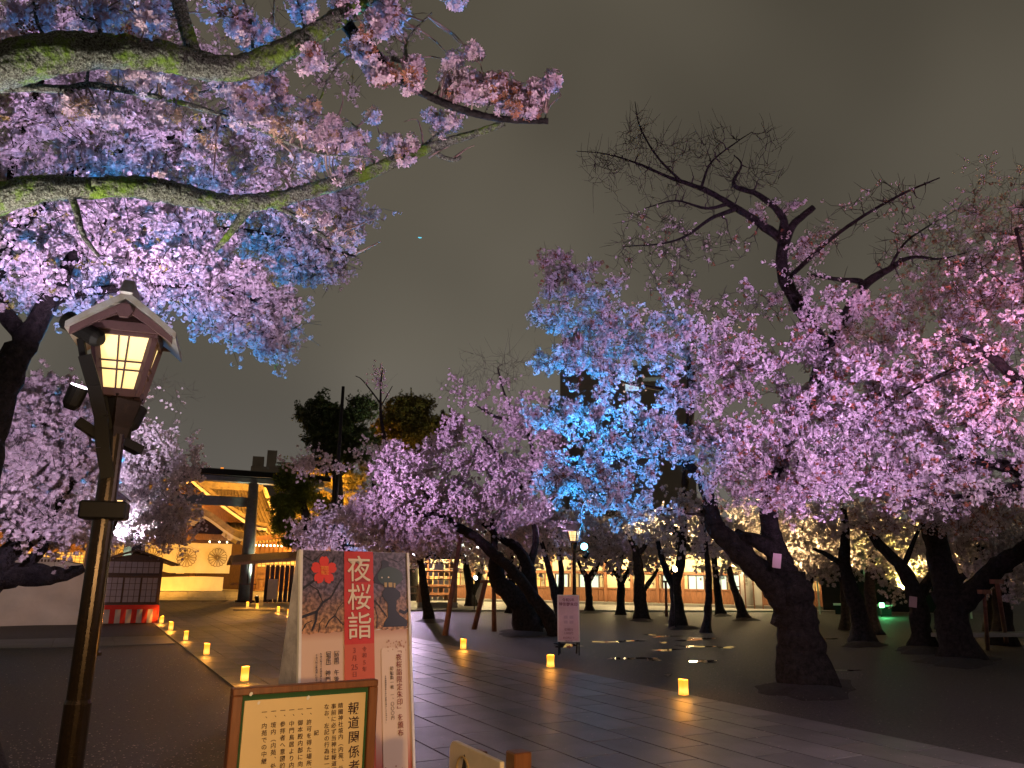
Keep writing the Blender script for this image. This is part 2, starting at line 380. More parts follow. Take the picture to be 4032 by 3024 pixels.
for x, w in ((-4.5, 2600), (2.0, 1500), (9.0, 2600), (14.0, 3000)):
    spot('shrine_floodlight', (x, 44.9, 7.4), (x*.6+1.9, 50.5, 5.2), (1.0, .44, .062), w, 110, .6)
for x in (-3.0, 4.0, 11.0): spot('shrine_floodlight', (x, 45.6, .7), (4.8*.4+x*.6, 50, 3.4), (1.0, .42, .045), 1000, 110, .6)  # low unseen floods added for the curtain; no fixtures modelled

TEXT_MESH = {}
def text(body, size, m, parent, loc, vertical=True, pitch=1.0, bold=0.0, align='CENTER', rot=(R(90), 0, 0), name='lettering', depth=0.0006):
    c = bpy.data.curves.new(name, 'FONT')
    c.body = '\n'.join(body) if vertical else body
    c.size = size; c.align_x = align; c.align_y = 'TOP_BASELINE'; c.space_line = pitch
    c.offset = bold*size; c.extrude = depth; c.resolution_u = 3
    c.materials.append(m)
    key = (c.body, round(size, 5), m.name, round(bold, 4), round(pitch, 3), align)
    me = TEXT_MESH.get(key)
    if me is None:
        tmp = bpy.data.objects.new('tmp_text', c); COL.objects.link(tmp)
        me = bpy.data.meshes.new_from_object(tmp.evaluated_get(bpy.context.evaluated_depsgraph_get())); me.name = name
        bpy.data.objects.remove(tmp)
        if not me.materials: me.materials.append(m)
        TEXT_MESH[key] = me
    o = bpy.data.objects.new(name, me); COL.objects.link(o); o.parent = parent
    o.location = loc; o.rotation_euler = rot
    return o


# ------------------------------------------------------------------ ground, path, paving, puddles
def sheet(name, pts, z, m):
    o = MB().poly([(p[0], p[1], z) for p in pts]).build(name, m); return tag(o, kind='structure')
g = MB()
nx = 60
sheet('ground', [(-400, -400), (600, -400), (600, 900), (-400, 900)], 0.0, M['soil'])
PX0, PX1 = 2.05, 7.55
path = sheet('stone_path', [(PX0, -8), (PX1, -8), (PX1, 47.5), (PX0, 47.5)], 0.004, M['joint'])
slab_meshes = []
for k, mm in enumerate((M['stone'], M['stone2'], M['stone3'], M['stone'])):
    for q in range(2):
        L_ = (0.998, 0.996)[q]
        mb = MB(); a, b_ = .4945/2-.005, L_/2-.005; c = .004; z0, z1 = 0.0, .016
        P = [(-a, -b_, z0), (a, -b_, z0), (a, b_, z0), (-a, b_, z0), (-a+c, -b_+c, z1), (a-c, -b_+c, z1), (a-c, b_-c, z1), (-a+c, b_-c, z1)]
        mb.add(P, [(4, 5, 6, 7), (0, 1, 5, 4), (1, 2, 6, 5), (2, 3, 7, 6), (3, 0, 4, 7)])
        me = mb.mesh('paving_slab'); me.materials.append(mm); slab_meshes.append(me)
rest = MB(); n_s = 0
for j in range(11):
    cx = PX0 + .25 + j*.5
    off = (.21 if j % 2 else .72) + random.uniform(-.12, .12)
    for i in range(-4, 44):
        y = i + off
        if y > 46.9: continue
        seen = 4.2 < y < 31 and j != 0 or (j == 0 and 11 < y < 31)
        if seen and n_s < 285:
            o = link_mesh('paving_slab', random.choice(slab_meshes), None, path, (cx, y, .003+random.uniform(-.0012, .0012)), (random.uniform(-.0012, .0012), random.uniform(-.0012, .0012), 0))
            n_s += 1
        else:
            a, b_ = .242, .494; z = .017+random.uniform(-.001, .001)
            rest.poly([(cx-a, y-b_, z+.003), (cx+a, y-b_, z+.003), (cx+a, y+b_, z+.003), (cx-a, y+b_, z+.003)])
tag(rest.build('far_paving', M['stone'], path), kind='stuff')
# band of paving crossing to the left of the path
cross = sheet('side_path', [(-14, 19.35), (2.0, 19.35), (2.0, 21.75), (-14, 21.75)], 0.004, M['joint'])
for i in range(13):
    o = MB().box((0, 0, .009), (1.19, 2.36, .018)).build('paving_slab', M['stone2'], cross, loc=(1.4-1.2*i, 20.55, .002))
# forecourt of the shrine and the pale walk before the long office building
sheet('shrine_forecourt', [(-22, 47.6), (30, 47.6), (30, 60), (-22, 60)], 0.006, M['pave'])
OA, OB = np.array([19.2, 45.9]), np.array([34.9, 28.0])           # foot line of the office building
od = (OB-OA)/np.linalg.norm(OB-OA); on = np.array([od[1], -od[0]])  # on points back? fixed below
if on @ (-OA) < 0: on = -on
walk_far_a, walk_far_b = OA-od*14+on*0.9, OB+od*10+on*.9
kA, kB = G(1500, 2407)[:2], G(3150, 2410)[:2]
sheet('office_walk', [walk_far_a, walk_far_b, kB+(kB-kA)*.3, kB, kA, kA-(kB-kA)*.35], 0.005, M['pave'])
o = MB()
for t in np.arange(0, 24, 1.25):
    p = OA-od*3+od*t+on*.45
    o.box((p[0], p[1], .07), (1.24, .9, .14), rz=math.atan2(od[1], od[0]))
tag(o.build('office_plinth', M['pave']), kind='structure')
kd = (kB-kA)/np.linalg.norm(kB-kA)
tag(MB().bar((*(kA-kd*6), .02), (*(kB+kd*6), .02), .14, .10).build('walk_kerb', M['pave']), kind='structure')
# puddles in the gravel among the trees
pud = [(2230, 2542, 150, 14), (2380, 2528, 120, 6), (2480, 2524, 95, 7), (2560, 2500, 50, 5), (2625, 2506, 110, 7), (2615, 2531, 40, 5), (2625, 2560, 130, 8), (2480, 2593, 170, 10), (2575, 2600, 60, 5),
       (2740, 2546, 140, 9), (2860, 2550, 80, 7), (2770, 2605, 160, 8), (2630, 2658, 40, 8), (2760, 2515, 160, 8), (3270, 2516, 60, 5), (3330, 2640, 110, 7), (2700, 2522, 90, 6)]
for (px, py, w, h) in pud:
    c = G(px, py); n = 30; pts = []; pr = random.Random(px*7+py); ph = [pr.uniform(0, 6.28) for _ in range(5)]
    for k in range(n):
        a = 2*math.pi*k/n; rr = .85+.30*math.sin(2*a+ph[0])+.22*math.sin(3*a+ph[1])+.16*math.sin(5*a+ph[2])+.11*math.sin(8*a+ph[3])
        q = G(px+w/2*math.cos(a)*rr, py+h/2*math.sin(a)*rr)
        pts.append((q[0], q[1]))
    sheet('puddle', pts, 0.004, M['water'])
# fallen petals on the gravel (left foreground) and on the soil right of the path
def scatter_petals(n, fx, size, z=.004):
    V = []; F = []
    P = fx(n)
    a = RNG.uniform(0, 6.28, n); s = RNG.uniform(.6, 1.3, n)*size
    for i in range(n):
        x, y = P[i]; ca, sa = math.cos(a[i])*s[i], math.sin(a[i])*s[i]; zz = z+RNG.uniform(.001, .006)
        b = len(V)
        V += [(x+ca, y+sa, zz), (x-sa*.6, y+ca*.6, zz+.004), (x-ca*.8, y-sa*.8, zz), (x+sa*.6, y-ca*.6, zz+.003)]
        F.append((b, b+1, b+2, b+3))
    return V, F
def left_patch(n):
    cx = np.array([[-1.0, 5.5], [.6, 6.0], [1.2, 7.5], [-.5, 8], [.2, 5.2], [1.4, 5.3]]); k = RNG.integers(0, 6, n)
    p = cx[k] + RNG.normal(0, .75, (n, 2)); u = RNG.random(n) < .35
    p[u] = np.stack([RNG.uniform(-6, 1.95, u.sum()), RNG.uniform(3.5, 17, u.sum())], 1); return np.clip(p, [-9, 3], [1.98, 19])
V, F = scatter_petals(5200, left_patch, .0125)
tag(np_mesh('fallen_petals', V, F, M['blossom'], tint=np.array([.66, .54, .50])), 'pale fallen cherry petals strewn over the dark gravel', 'petals', kind='stuff')
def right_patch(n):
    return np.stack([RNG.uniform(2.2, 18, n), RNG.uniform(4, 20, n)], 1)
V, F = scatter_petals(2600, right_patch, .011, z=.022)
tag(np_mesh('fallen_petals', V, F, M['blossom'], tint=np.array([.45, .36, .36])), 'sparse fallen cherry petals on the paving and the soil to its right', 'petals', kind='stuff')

# ------------------------------------------------------------------ shrine hall
SY = 50.0
hall = thing('shrine_hall', 'orange floodlit shrine hall with sweeping copper roof and white crest curtains', 'shrine', (4.8, SY, 0))
def hp(p): return (p[0]-4.8, p[1]-SY, p[2])
def HL(px, py, dy=0.0):                  # point on the hall's front, in hall coordinates
    return hp(YP(px, py, SY+dy))
for k in range(3):
    h = .14*(k+1); y0 = -2.2+.42*k
    o = MB()
    for i in range(14):
        w = 2.0; o.box((-16+i*w+.3*(k % 2)+1.5, y0+.2, h-.07), (w-.02, .42+(.8 if k == 2 else 0), .138))
    o.build('stone_step', M['pave'], hall)
MB().box((0, 6.0, .21), (30, 14.4, .42)).build('platform', M['pave'], hall)
eave_z = HL(1000, 2118)[2]
# posts
for x in (-12.4, -8.4, -4.4, 4.35, 8.9, 12.4):
    MB().cyl((x, .35, .42), (x, .35, eave_z), .24, .22, 12).build('post', M['hwood'], hall, smooth=True)
# right and left wings: shoji wall, dark timber lattice above
for sgn in (1, -1):
    xa, xb = 4.6, 8.65
    if sgn < 0: xa, xb = -12.2, -4.6
    z1, z2 = HL(1000, 2232)[2], HL(1000, 2186)[2]
    wl_ = MB()
    wl_.box(((xa+xb)/2, .55, (.42+z1)/2), (xb-xa, .1, z1-.42)).build('lower_wall', M['hwood'], hall)
    n = int((xb-xa)/.95)
    for i in range(n):
        x = xa+(i+.5)*(xb-xa)/n
        f = MB().box((x, .52, (z1+z2)/2), ((xb-xa)/n-.06, .04, z2-z1-.05)).build('shoji_panel', M['shrine_shoji'], hall)
        mu = MB()
        for q in (-.25, 0, .25): mu.box((x+q*(xb-xa)/n, .49, (z1+z2)/2), (.03, .03, z2-z1-.05))
        for q in (-.25, 0, .25): mu.box((x, .488, (z1+z2)/2+q*(z2-z1)), ((xb-xa)/n-.06, .025, .03))
        mu.build('lattice', M['hwood'], hall)
    up = MB().box(((xa+xb)/2, .6, (z2+eave_z)/2), (xb-xa, .1, eave_z-z2))
    for i in range(int((xb-xa)/.28)):
        up.box((xa+.14+i*.28, .52, z2+.45), (.05, .06, .75))
    up.box(((xa+xb)/2, .5, z2+.02), (xb-xa, .14, .14)); up.box(((xa+xb)/2, .5, z2+.9), (xb-xa, .14, .12))
    up.build('upper_wall', M['hwood'], hall)
    ra = MB(); ra.box(((xa+xb)/2, -.8, 1.25), (xb-xa, .08, .08)); ra.box(((xa+xb)/2, -.8, 1.0), (xb-xa, .06, .06)); ra.box(((xa+xb)/2, -.8, .62), (xb-xa, .06, .06))
    for i in range(int((xb-xa)/.22)): ra.box((xa+.11+i*.22, -.8, .84), (.05, .05, .42))
    ra.build('railing', M['hwood'], hall)
# dark interior with a few lit bays
MB().box((0, 5.4, 2.6), (9.0, .1, 5.2)).build('rear_wall', M['dbrown'], hall)
for x, w, z, h in ((-3.6, .5, 1.5, 1.7), (-1.0, .35, 1.9, .7), (-.6, .2, 1.9, .9), (.7, .5, 1.8, .8), (1.9, 1.1, 1.85, .7), (3.3, .5, 1.85, .6)):
    MB().box((x, 5.3, z), (w, .05, h)).build('lit_bay', M['warm_glass'], hall)
for x in (-1.6, 1.2): MB().cyl((x, 3.5, .42), (x, 3.5, 5), .2, .2, 10).build('post', M['hwood'], hall, smooth=True)
# crest curtain hanging across the entrance, drawn up at its middle left
zt, zb = HL(900, 2134)[2], HL(890, 2258)[2]
xr = HL(906, 2190)[0]; xl = -xr-.9
me_v = []; nxx, nzz = 60, 10
for i in range(nxx+1):
    t = i/nxx; x = xl+(xr-xl)*t
    lift = 1.15*max(0, 1-abs(x+3.0)/2.6)**1.4 if x < -0.2 else 0
    sag = -.10*math.sin(math.pi*((t*6) % 1))
    for j in range(nzz+1):
        q = j/nzz; z = zt+sag*(1-q)*0.6 - (zt-zb-lift)*q
        me_v.append((x, -.35+.07*math.sin(x*2.1+q)*q+.05*math.sin(x*5.3)*q, z))
F = [(i*(nzz+1)+j, (i+1)*(nzz+1)+j, (i+1)*(nzz+1)+j+1, i*(nzz+1)+j+1) for i in range(nxx) for j in range(nzz)]
cur = MB().add(me_v, F).build('crest_curtain', M['cream'], None, smooth=True, loc=(4.8, SY, 0))
tag(cur, 'white curtain with flower crests hung across the shrine hall entrance', 'curtain')
def crest(cx, cz, r, parent, y=-.42):
    mb = MB(); w = .028
    def seg(a, b): mb.bar((a[0], y, a[1]), (b[0], y, b[1]), w, .01, up=(0, 1, 0))
    for k in range(16):
        a = 2*math.pi*k/16; b = 2*math.pi*(k+1)/16; m_ = (a+b)/2
        seg((cx+.17*r*math.cos(a), cz+.17*r*math.sin(a)), (cx+.9*r*math.cos(a), cz+.9*r*math.sin(a)))
        pts = []
        for q in range(6):
            t = q/5; ang = a+(b-a)*t; rr = r*(.9+.11*math.sin(math.pi*t)); pts.append((cx+rr*math.cos(ang), cz+rr*math.sin(ang)))
        for q in range(5): seg(pts[q], pts[q+1])
    pts = [(cx+.13*r*math.cos(2*math.pi*k/14), cz+.13*r*math.sin(2*math.pi*k/14)) for k in range(15)]
    for q in range(14): seg(pts[q], pts[q+1])
    return mb.build('crest', M['crest'], parent)
crad = (HL(890, 2195)[0]-HL(816, 2195)[0])/2
for px in (852, 731, 598, 455): 
    c = HL(px, 2196); crest(c[0], c[2], crad, cur, -.46)
ties = MB()
for i in range(40):
    x = xl+(xr-xl)*(i+.5)/40; ties.box((x, -.42, zt-.02), (.2, .03, .05))
ties.build('rope', M['black'], cur)
# low white screen
sc_l, sc_r = -4.7, HL(870, 2290)[0]
zt2, zb2 = HL(860, 2272)[2], .45
scr = MB()
vs = []; n = 40
for i in range(n+1):
    x = sc_l+(sc_r-sc_l)*i/n; y = -.9+.03*math.sin(x*3)
    vs += [(x, y, zb2), (x, y+.02*math.sin(x*5), zt2+.03*math.sin(x*1.3))]
scr.add(vs, [(2*i, 2*i+2, 2*i+3, 2*i+1) for i in range(n)])
sc = scr.build('low_screen', M['cream'], None, loc=(4.8, SY, 0))
tag(sc, 'low plain white cloth screen along the foot of the shrine entrance', 'screen')
# ---- roofs
def ribbed_roof(name, P, nu, nv, ribs_every, parent, thick=.16, rib=.07, mat_=None):
    """P(u, v): u along the eave, v from eave (0) to ridge (1)"""
    mb = MB(); V = []; 
    for i in range(nu+1):
        for j in range(nv+1): V.append(P(i/nu, j/nv))
    F = [(i*(nv+1)+j, (i+1)*(nv+1)+j, (i+1)*(nv+1)+j+1, i*(nv+1)+j+1) for i in range(nu) for j in range(nv)]
    mb.add(V, F)
    V2 = [(x, y, z-thick) for (x, y, z) in V]; mb.add(V2, [f[::-1] for f in F])
    o = mb.build(name, mat_ or M['copper'], parent, smooth=False)
    rb = MB()
    for i in range(0, nu+1, ribs_every):
        pts = [P(i/nu, j/nv) for j in range(nv+1)]
        for j in range(nv): rb.bar(pts[j], pts[j+1], rib, rib*1.3)
    rb.build('roof_seam', mat_ or M['copper'], o)
    ed = MB(); pts = [P(i/nu, 0) for i in range(nu+1)]
    for i in range(nu): ed.bar((pts[i][0], pts[i][1]-.02, pts[i][2]-.1), (pts[i+1][0], pts[i+1][1]-.02, pts[i+1][2]-.1), .12, .24)
    ed.build('eave_edge', M['hwood'], o)
    return o
# main roof: front slope behind the entrance gable, ridge hidden behind the gate beam
mr = HL(1118, 2120, -2.0); mz0 = mr[2]; mx0 = mr[0]
ridge_z = YP(900, 1893, SY+1.9)[2]-.45
def main_P(u, v):
    hw = mx0-.75*v
    x = -hw+2*hw*u
    z = mz0+(ridge_z-mz0)*(v**1.28)+.35*abs(2*u-1)**5*(1-v)
    return (x, -2.2+4.1*v, z)
ribbed_roof('main_roof', main_P, 96, 10, 2, hall, rib=.09)
MB().box((0, 2.05, ridge_z+.1), (2*(mx0-.8), .7, .5)).build('ridge', M['copper'], hall)
for s in (1, -1):
    gb = MB()
    for v in np.linspace(0, 1, 12)[:-1]:
        a, b = main_P((s+1)/2, v), main_P((s+1)/2, v+1/11); gb.bar((a[0], a[1], a[2]+.06), (b[0], b[1], b[2]+.06), .3, .3)
    gb.build('verge_ridge', M['copper'], hall)
# entrance gable: cusped (karahafu) front with a triangular gable above
cz = YP(700, 1993, SY-3.4)[2]; kx = HL(992, 2107, -3.4)[0]; kz = YP(990, 2108, SY-3.4)[2]
def kara(t):                              # t in -1..1 across the front
    a = abs(t); x = kx*t
    z = kz + (cz-kz)*(0.5+0.5*math.cos(math.pi*min(1, a*1.04)))**1.05 + .16*max(0, a-.8)/.2
    return x, z
def kara_P(u, v):
    x, z = kara(2*u-1); return (x, -3.4+4.6*v, z+.25*v)
ko = ribbed_roof('cusped_gable_roof', kara_P, 60, 4, 2, hall, thick=.3, rib=.08)
bb = MB()
for i in range(60):
    (x0, z0), (x1, z1) = kara(-1+2*i/60), kara(-1+2*(i+1)/60)
    bb.bar((x0, -3.55, z0-.36), (x1, -3.55, z1-.36), .12, .13, up=(0, 0, 1))
bb.build('bargeboard', M['white'], ko)
bb = MB()
for i in range(60):
    (x0, z0), (x1, z1) = kara(-1+2*i/60), kara(-1+2*(i+1)/60)
    bb.bar((x0, -3.5, z0-.10), (x1, -3.5, z1-.10), .2, .36, up=(0, 0, 1))
bb.build('eave_band', M['copper'], ko)
gd = MB()
for t in (-.93, -.86, -.6, -.55, -.12, 0, .12, .55, .6, .66, .86, .93, .72):
    x, z = kara(t); gd.box((x, -3.68, z-.56), (.26, .08, .20), ry=.5 if t > 0 else -.5)
gd.box((0, -3.68, cz-.85), (.6, .08, .4)); gd.box((-.4, -3.7, cz-.75), (.4, .08, .2), ry=.7); gd.box((.4, -3.7, cz-.75), (.4, .08, .2), ry=-.7)
gd.build('gilt_fitting', M['gold'], ko)
tv = [];
ty = MB(); n = 30
tops = [kara(-.9+1.8*i/n) for i in range(n+1)]
for i in range(n):
    ty.add([(tops[i][0], -2.9, kz-.5), (tops[i+1][0], -2.9, kz-.5), (tops[i+1][0], -2.9, tops[i+1][1]-.35), (tops[i][0], -2.9, tops[i][1]-.35)], [(0, 1, 2, 3)])
ty.build('tympanum', M['dbrown'], ko)
MB().box((0, -3.1, kz-.15), (2*kx*.9, .3, .32)).build('tie_beam', M['hwood'], ko)
MB().box((0, -3.15, (kz+cz)/2-.6), (.4, .3, (cz-kz)*.8)).build('strut', M['hwood'], ko)
# triangular gable above
g1 = HL(1062, 2085, -2.6); g2 = HL(797, 1985, -1.2); apexz = YP(700, 1880, SY-1.2)[2]
def tri(s, name):
    def P(u, v):
        # u from the front to the back, v from eave to apex
        xe, ze = g1[0], g1[2]
        x = xe*(1-v); z = ze+(apexz-ze)*(v**1.25)+.2*max(0, .15-v)/.15
        return (s*x, -1.6+4.6*u, z)
    mb = MB(); nu, nv = 8, 14
    V = [P(i/nu, j/nv) for i in range(nu+1) for j in range(nv+1)]
    F = [(i*(nv+1)+j, (i+1)*(nv+1)+j, (i+1)*(nv+1)+j+1, i*(nv+1)+j+1) for i in range(nu) for j in range(nv)]
    mb.add(V, F); mb.add([(x, y, z-.14) for x, y, z in V], [f[::-1] for f in F])
    o = mb.build(name, M['copper'], hall)
    rb = MB()
    for i in range(0, nu+1):
        for j in range(nv): rb.bar(P(i/nu, j/nv), P(i/nu, (j+1)/nv), .07, .09)
    rb.build('roof_seam', M['copper'], o)
    vb = MB()
    for j in range(nv):
        a, b = P(0, j/nv), P(0, (j+1)/nv)
        vb.bar((a[0], a[1]-.12, a[2]-.16), (b[0], b[1]-.12, b[2]-.16), .12, .16)
    vb.build('bargeboard', M['white'], o)
    vb = MB()
    for j in range(nv):
        a, b = P(0, j/nv), P(0, (j+1)/nv)
        vb.bar((a[0], a[1]-.05, a[2]+.12), (b[0], b[1]-.05, b[2]+.12), .34, .2)
    vb.build('verge_ridge', M['copper'], o)
tri(1, 'gable_roof'); tri(-1, 'gable_roof')
MB().poly([(-g1[0]*.86, -1.25, g1[2]+.4), (g1[0]*.86, -1.25, g1[2]+.4), (0, -1.25, apexz-.3)]).build('gable_wall', M['hwood'], hall)
# rafters ends glowing along the eave
rf = MB()
for i in range(56):
    x = -mx0+.3+i*(2*mx0-.6)/55
    if abs(x) < kx*.9: continue
    rf.box((x, -2.0, mz0-.34+.35*abs(x/mx0)**5), (.12, .9, .12))
rf.build('rafter', M['gold'], hall)
for i in range(9):
    x = kx+.2+i*(mx0-kx-.4)/8
    MB().box((x, -2.5, mz0-.46), (.07, .07, .09)).build('eave_light', M['bulb_warm'], hall)
for t in (.35, .5, .62, .75, .88):
    x, z = kara(t); MB().box((x, -3.3, kz-.42), (.06, .06, .08)).build('eave_light', M['bulb_warm'], hall)
# corner ornament on the right verge
c = HL(1078, 2072, -2.4); MB().tube([c, (c[0]+.3, c[1], c[2]+.25), (c[0]+.1, c[1], c[2]+.55), (c[0]-.1, c[1], c[2]+.35)], [.16, .14, .12, .08], 8).build('ridge_end_ornament', M['copper'], hall, smooth=True)

# side building to the right behind the conifer, brightly lit yellow
sb = thing('side_hall', 'yellow lit side hall glimpsed behind the conifers right of the shrine', 'building', (17.5, 57, 0))
MB().box((0, 0, 2.3), (9, 5, 4.6)).build('wall', M['cream'], sb)
MB().prism([(-3.2, 4.5), (3.2, 4.5), (0.2, 7.0), (-.2, 7.0)], lambda p, t: (t, p[0], p[1]), -5.2, 5.2).build('roof', M['copper'], sb)
for i in range(6): MB().box((-3.8+i*1.5, -2.53, 1.8), (1.1, .06, 2.2)).build('window', M['warm_glass'], sb)
MB().box((0, -2.56, 3.2), (9.1, .1, .16)).build('beam', M['hwood'], sb)
lb = thing('left_hall', 'low orange lit hall with shoji windows left of the shrine entrance', 'building', (-12.5, 55, 0))
MB().box((0, 0, 1.7), (16, 4, 3.4)).build('wall', M['hwood'], lb)
MB().prism([(-2.9, 3.5), (2.9, 3.5), (0.2, 5.4), (-.2, 5.4)], lambda p, t: (t, p[0], p[1]), -8.6, 8.6).build('roof', M['copper'], lb)
for i in range(9): MB().box((-7+i*1.75, -2.03, 1.9), (1.4, .06, 1.7)).build('window', M['shrine_shoji'], lb)

# ------------------------------------------------------------------ torii gate
TY = 43.8
tor = thing('torii_gate', 'tall dark torii gate uplit pale green before the shrine hall', 'gate', (4.8, TY, 0))
tz = YP(985, 1905, TY)[2]; dx = G(962, 2371)[0]-4.8
zt_ = YP(1000, 1868, TY)[2]; zn = YP(940, 1976, TY)[2]
for s in (1, -1):
    MB().tube([(s*dx, 0, 0), (s*(dx-.04), 0, 2.5), (s*(dx-.10), 0, tz-.05), (s*(dx-.105), 0, tz+.12)], [.385, .34, .26, .16], 26).build('pillar', M['torii'], tor, smooth=True)
    MB().cyl((s*dx, 0, 0), (s*dx, 0, .10), .52, .5, 20).build('pillar_foot', M['dark'], tor)
MB().box((0, 0, tz+.17), (13.2, .42, .34)).build('top_beam', M['torii'], tor, bevel=.05)
MB().prism([(-.5, 0), (.5, 0), (.36, .3), (0, .38), (-.36, .3)], lambda q, tt: (tt, q[0], q[1]+tz+.34), -6.9, 6.9).build('beam_cap', M['dark'], tor)
MB().box((0, 0, zn), (2*dx-.3, .2, .50)).build('tie_beam', M['torii'], tor)
fx = MB().cyl((dx+.45, -1.0, .05), (dx+.42, -.85, .3), .09, .11, 10).build('uplight', M['dark'], tor)
MB().cyl((dx+.42, -.85, .30), (dx+.418, -.842, .312), .08, .08, 10).build('lens', M['bulb_white'], fx)
MB().box((dx-.05, -.46, 1.6), (.05, .05, 1.4)).build('conduit', M['dark'], tor)
for s_ in (1, -1):
    spot('uplight_lamp', (4.8+s_*(dx+.50), TY-.60, .30), (4.8+s_*(dx-.05), TY-.12, 5.5), (.80, .98, .86), 330, 44)
    spot('uplight_lamp', (4.8+s_*(dx+.42), TY-.55, .4), (4.8+s_*(dx-.5), TY-.1, 7.2), (.90, 1.0, .72), 3200, 26)

# small roofed fence gate to the right of the torii
def small_gate():
    t = thing('side_gate', 'small dark timber side gate with shingled roof beside the torii pillar', 'gate', (9.7, 42.3, 0))
    o = np.array([9.7, 42.3, 0])
    zl = YP(910, 2218, 42.3)[2]; zr = YP(1150, 2196, 42.3)[2]
    for x in (-2.0, .8, 2.8): MB().box((x, 0, zl/2), (.13, .13, zl)).build('post', M['dbrown'], t)
    rf_ = MB()
    rf_.prism([(-.9, 0), (-.85, .14), (0, .5), (.85, .14), (.9, 0), (0, .3)], lambda p, tt: (tt, p[0], p[1]+zl-.1+(tt+3.2)*.085), -3.2, .9)
    rf_.prism([(-1.0, 0), (-.95, .14), (0, .55), (.95, .14), (1.0, 0), (0, .34)], lambda p, tt: (tt, p[0], p[1]+zl+.2), .5, 4.4)
    rf_.build('roof', M['hwood'], t)
    for i in range(5): MB().box((.75+i*.75, -.75, zl+.38), (.5, .5, .03), rx=.35).build('shingle_panel', M['gold'], t)
    for i in range(17): MB().box((-1.25+i*.25, .1, zl*.5), (.19, .05, zl-.1)).build('board', M['charred'], t)
    MB().box((-2.4, .2, .95), (1.3, .06, .06)).build('rail', M['dbrown'], t)
    return t
small_gate()
b = thing('notice_board', 'plain cream notice board standing before the dark side gate', 'board', tuple(G(1068, 2378)*np.array([1, 1, 0])), R(4))
MB().box((0, 0, .72), (.50, .06, 1.0)).build('panel', mat('dull_cream_board', (.34, .27, .18), .7, var=.1), b)
for s in (-1, 1): MB().box((s*.2, .05, .5), (.05, .05, .9)).build('leg', M['dbrown'], b)

# ------------------------------------------------------------------ long office building on the right
oa = math.atan2(od[1], od[0])
off = thing('office_building', 'long low timber and cream plaster shrine office with lit windows behind the trees', 'building', (OA[0], OA[1], 0), oa)
def wall_x(px, py=2380):                # where a sight line meets the wall foot line
    d = ray(px, py)[:2]; A = np.array([[d[0], -od[0]], [d[1], -od[1]]]); t = np.linalg.solve(A, OA); return t[1]
Lw = 25.5
xs = [wall_x(p) for p in (1676, 1760, 1850, 1935, 2010, 2085, 2165, 2253, 2383, 2487, 2589, 2690, 2798, 2885, 2960, 3060, 3160, 3240, 3320)]
kinds = ['warm', 'warm', 'warm', 'plaster', 'warm', 'warm', 'win', 'win', 'plaster', 'plaster', 'win', 'win', 'win', 'door', 'plaster', 'win', 'warm2', 'warm2']
z1, z2, z3, z4 = .70, 1.52, 1.66, 2.55
MB().box((Lw/2-3, 1.6, 1.6), (Lw+8, 2.6, 3.2)).build('body_wall', M['plaster'], off)
for i in range(len(xs)): MB().box((xs[i], .16, z4/2+.14), (.16, .2, z4)).build('post', M['owood'], off)
for a, b_, kd_ in zip(xs[:-1], xs[1:], kinds):
    c, w = (a+b_)/2, b_-a-.16
    if kd_ != 'door':
        n = max(3, int(w/.32)); ww = w/n
        for q in range(n): MB().box((a+.08+ww*(q+.5), .20, .14+z1/2), (ww-.012, .06, z1-.02)).build('wainscot_board', M['owood'], off)
    MB().box((c, .19, z1+.14+.04), (w, .14, .09)).build('sill', M['owood'], off)
    MB().box((c, .19, z3+.1), (w, .14, .13)).build('rail', M['owood'], off)
    MB().box((c, .25, (z3+z4)/2+.15), (w-.02, .05, z4-z3-.1)).build('upper_panel', M['plaster'], off)
    hz = z2-z1-.02; cz_ = (z1+z2)/2+.14
    if kd_ == 'plaster': MB().box((c, .25, cz_+.02), (w-.02, .05, hz)).build('plaster_panel', M['plaster'], off)
    elif kd_ == 'win':
        f = MB(); ww = w*.66
        for s in (-1, 1): f.box((c+s*ww/2, .2, cz_+.02), (.07, .08, hz))
        f.box((c, .21, cz_+.02), (.04, .06, hz)); f.box((c, .2, cz_+hz/2), (ww, .08, .05)); f.box((c, .2, cz_-hz/2+.03), (ww, .08, .05))
        fo = f.build('window', M['dbrown'], off)
        MB().box((c, .27, cz_+.02), (ww-.05, .03, hz-.06)).build('pane', M['office_glass'], fo)
        for s in (-1, 1): MB().box((c+s*(ww/2+(w-ww)/4), .25, cz_+.02), ((w-ww)/2-.05, .05, hz)).build('plaster_panel', M['plaster'], off)
    elif kd_ == 'door':
        f = MB().box((c, .2, .95+.14), (w, .06, .06)).build('door', M['dbrown'], off)
        for s in (-1, 1): MB().box((c+s*w/4, .26, .9+.14), (w/2-.1, .03, 1.6)).build('pane', M['office_glass'], f)
    else:
        n = 4; ww = w/n
        f = MB()
        for q in range(n+1): f.box((a+.08+ww*q, .2, cz_+.02), (.05, .08, hz))
        f.box((c, .2, cz_+.1), (w, .05, .03))
        fo = f.build('window', M['owood'], off)
        for q in range(n):
            if (q+len(xs)) % 4 != 1: MB().box((a+.08+ww*(q+.5), .27, cz_+.02), (ww-.06, .03, hz-.05)).build('pane', M['warm_glass'], fo)
er = MB()
for i in range(120):
    er.box((-6+i*.31, -.35, z4+.22), (.08, 1.2, .09))
tag(er.build('rafter', M['owood'], off), kind='stuff')
MB().prism([(-1.1, 2.78), (-1.05, 2.92), (3.0, 4.6), (7.0, 2.92), (7.0, 2.78)], lambda p, t: (t, p[0], p[1]), -7, Lw+5).build('roof', M['dark'], off)
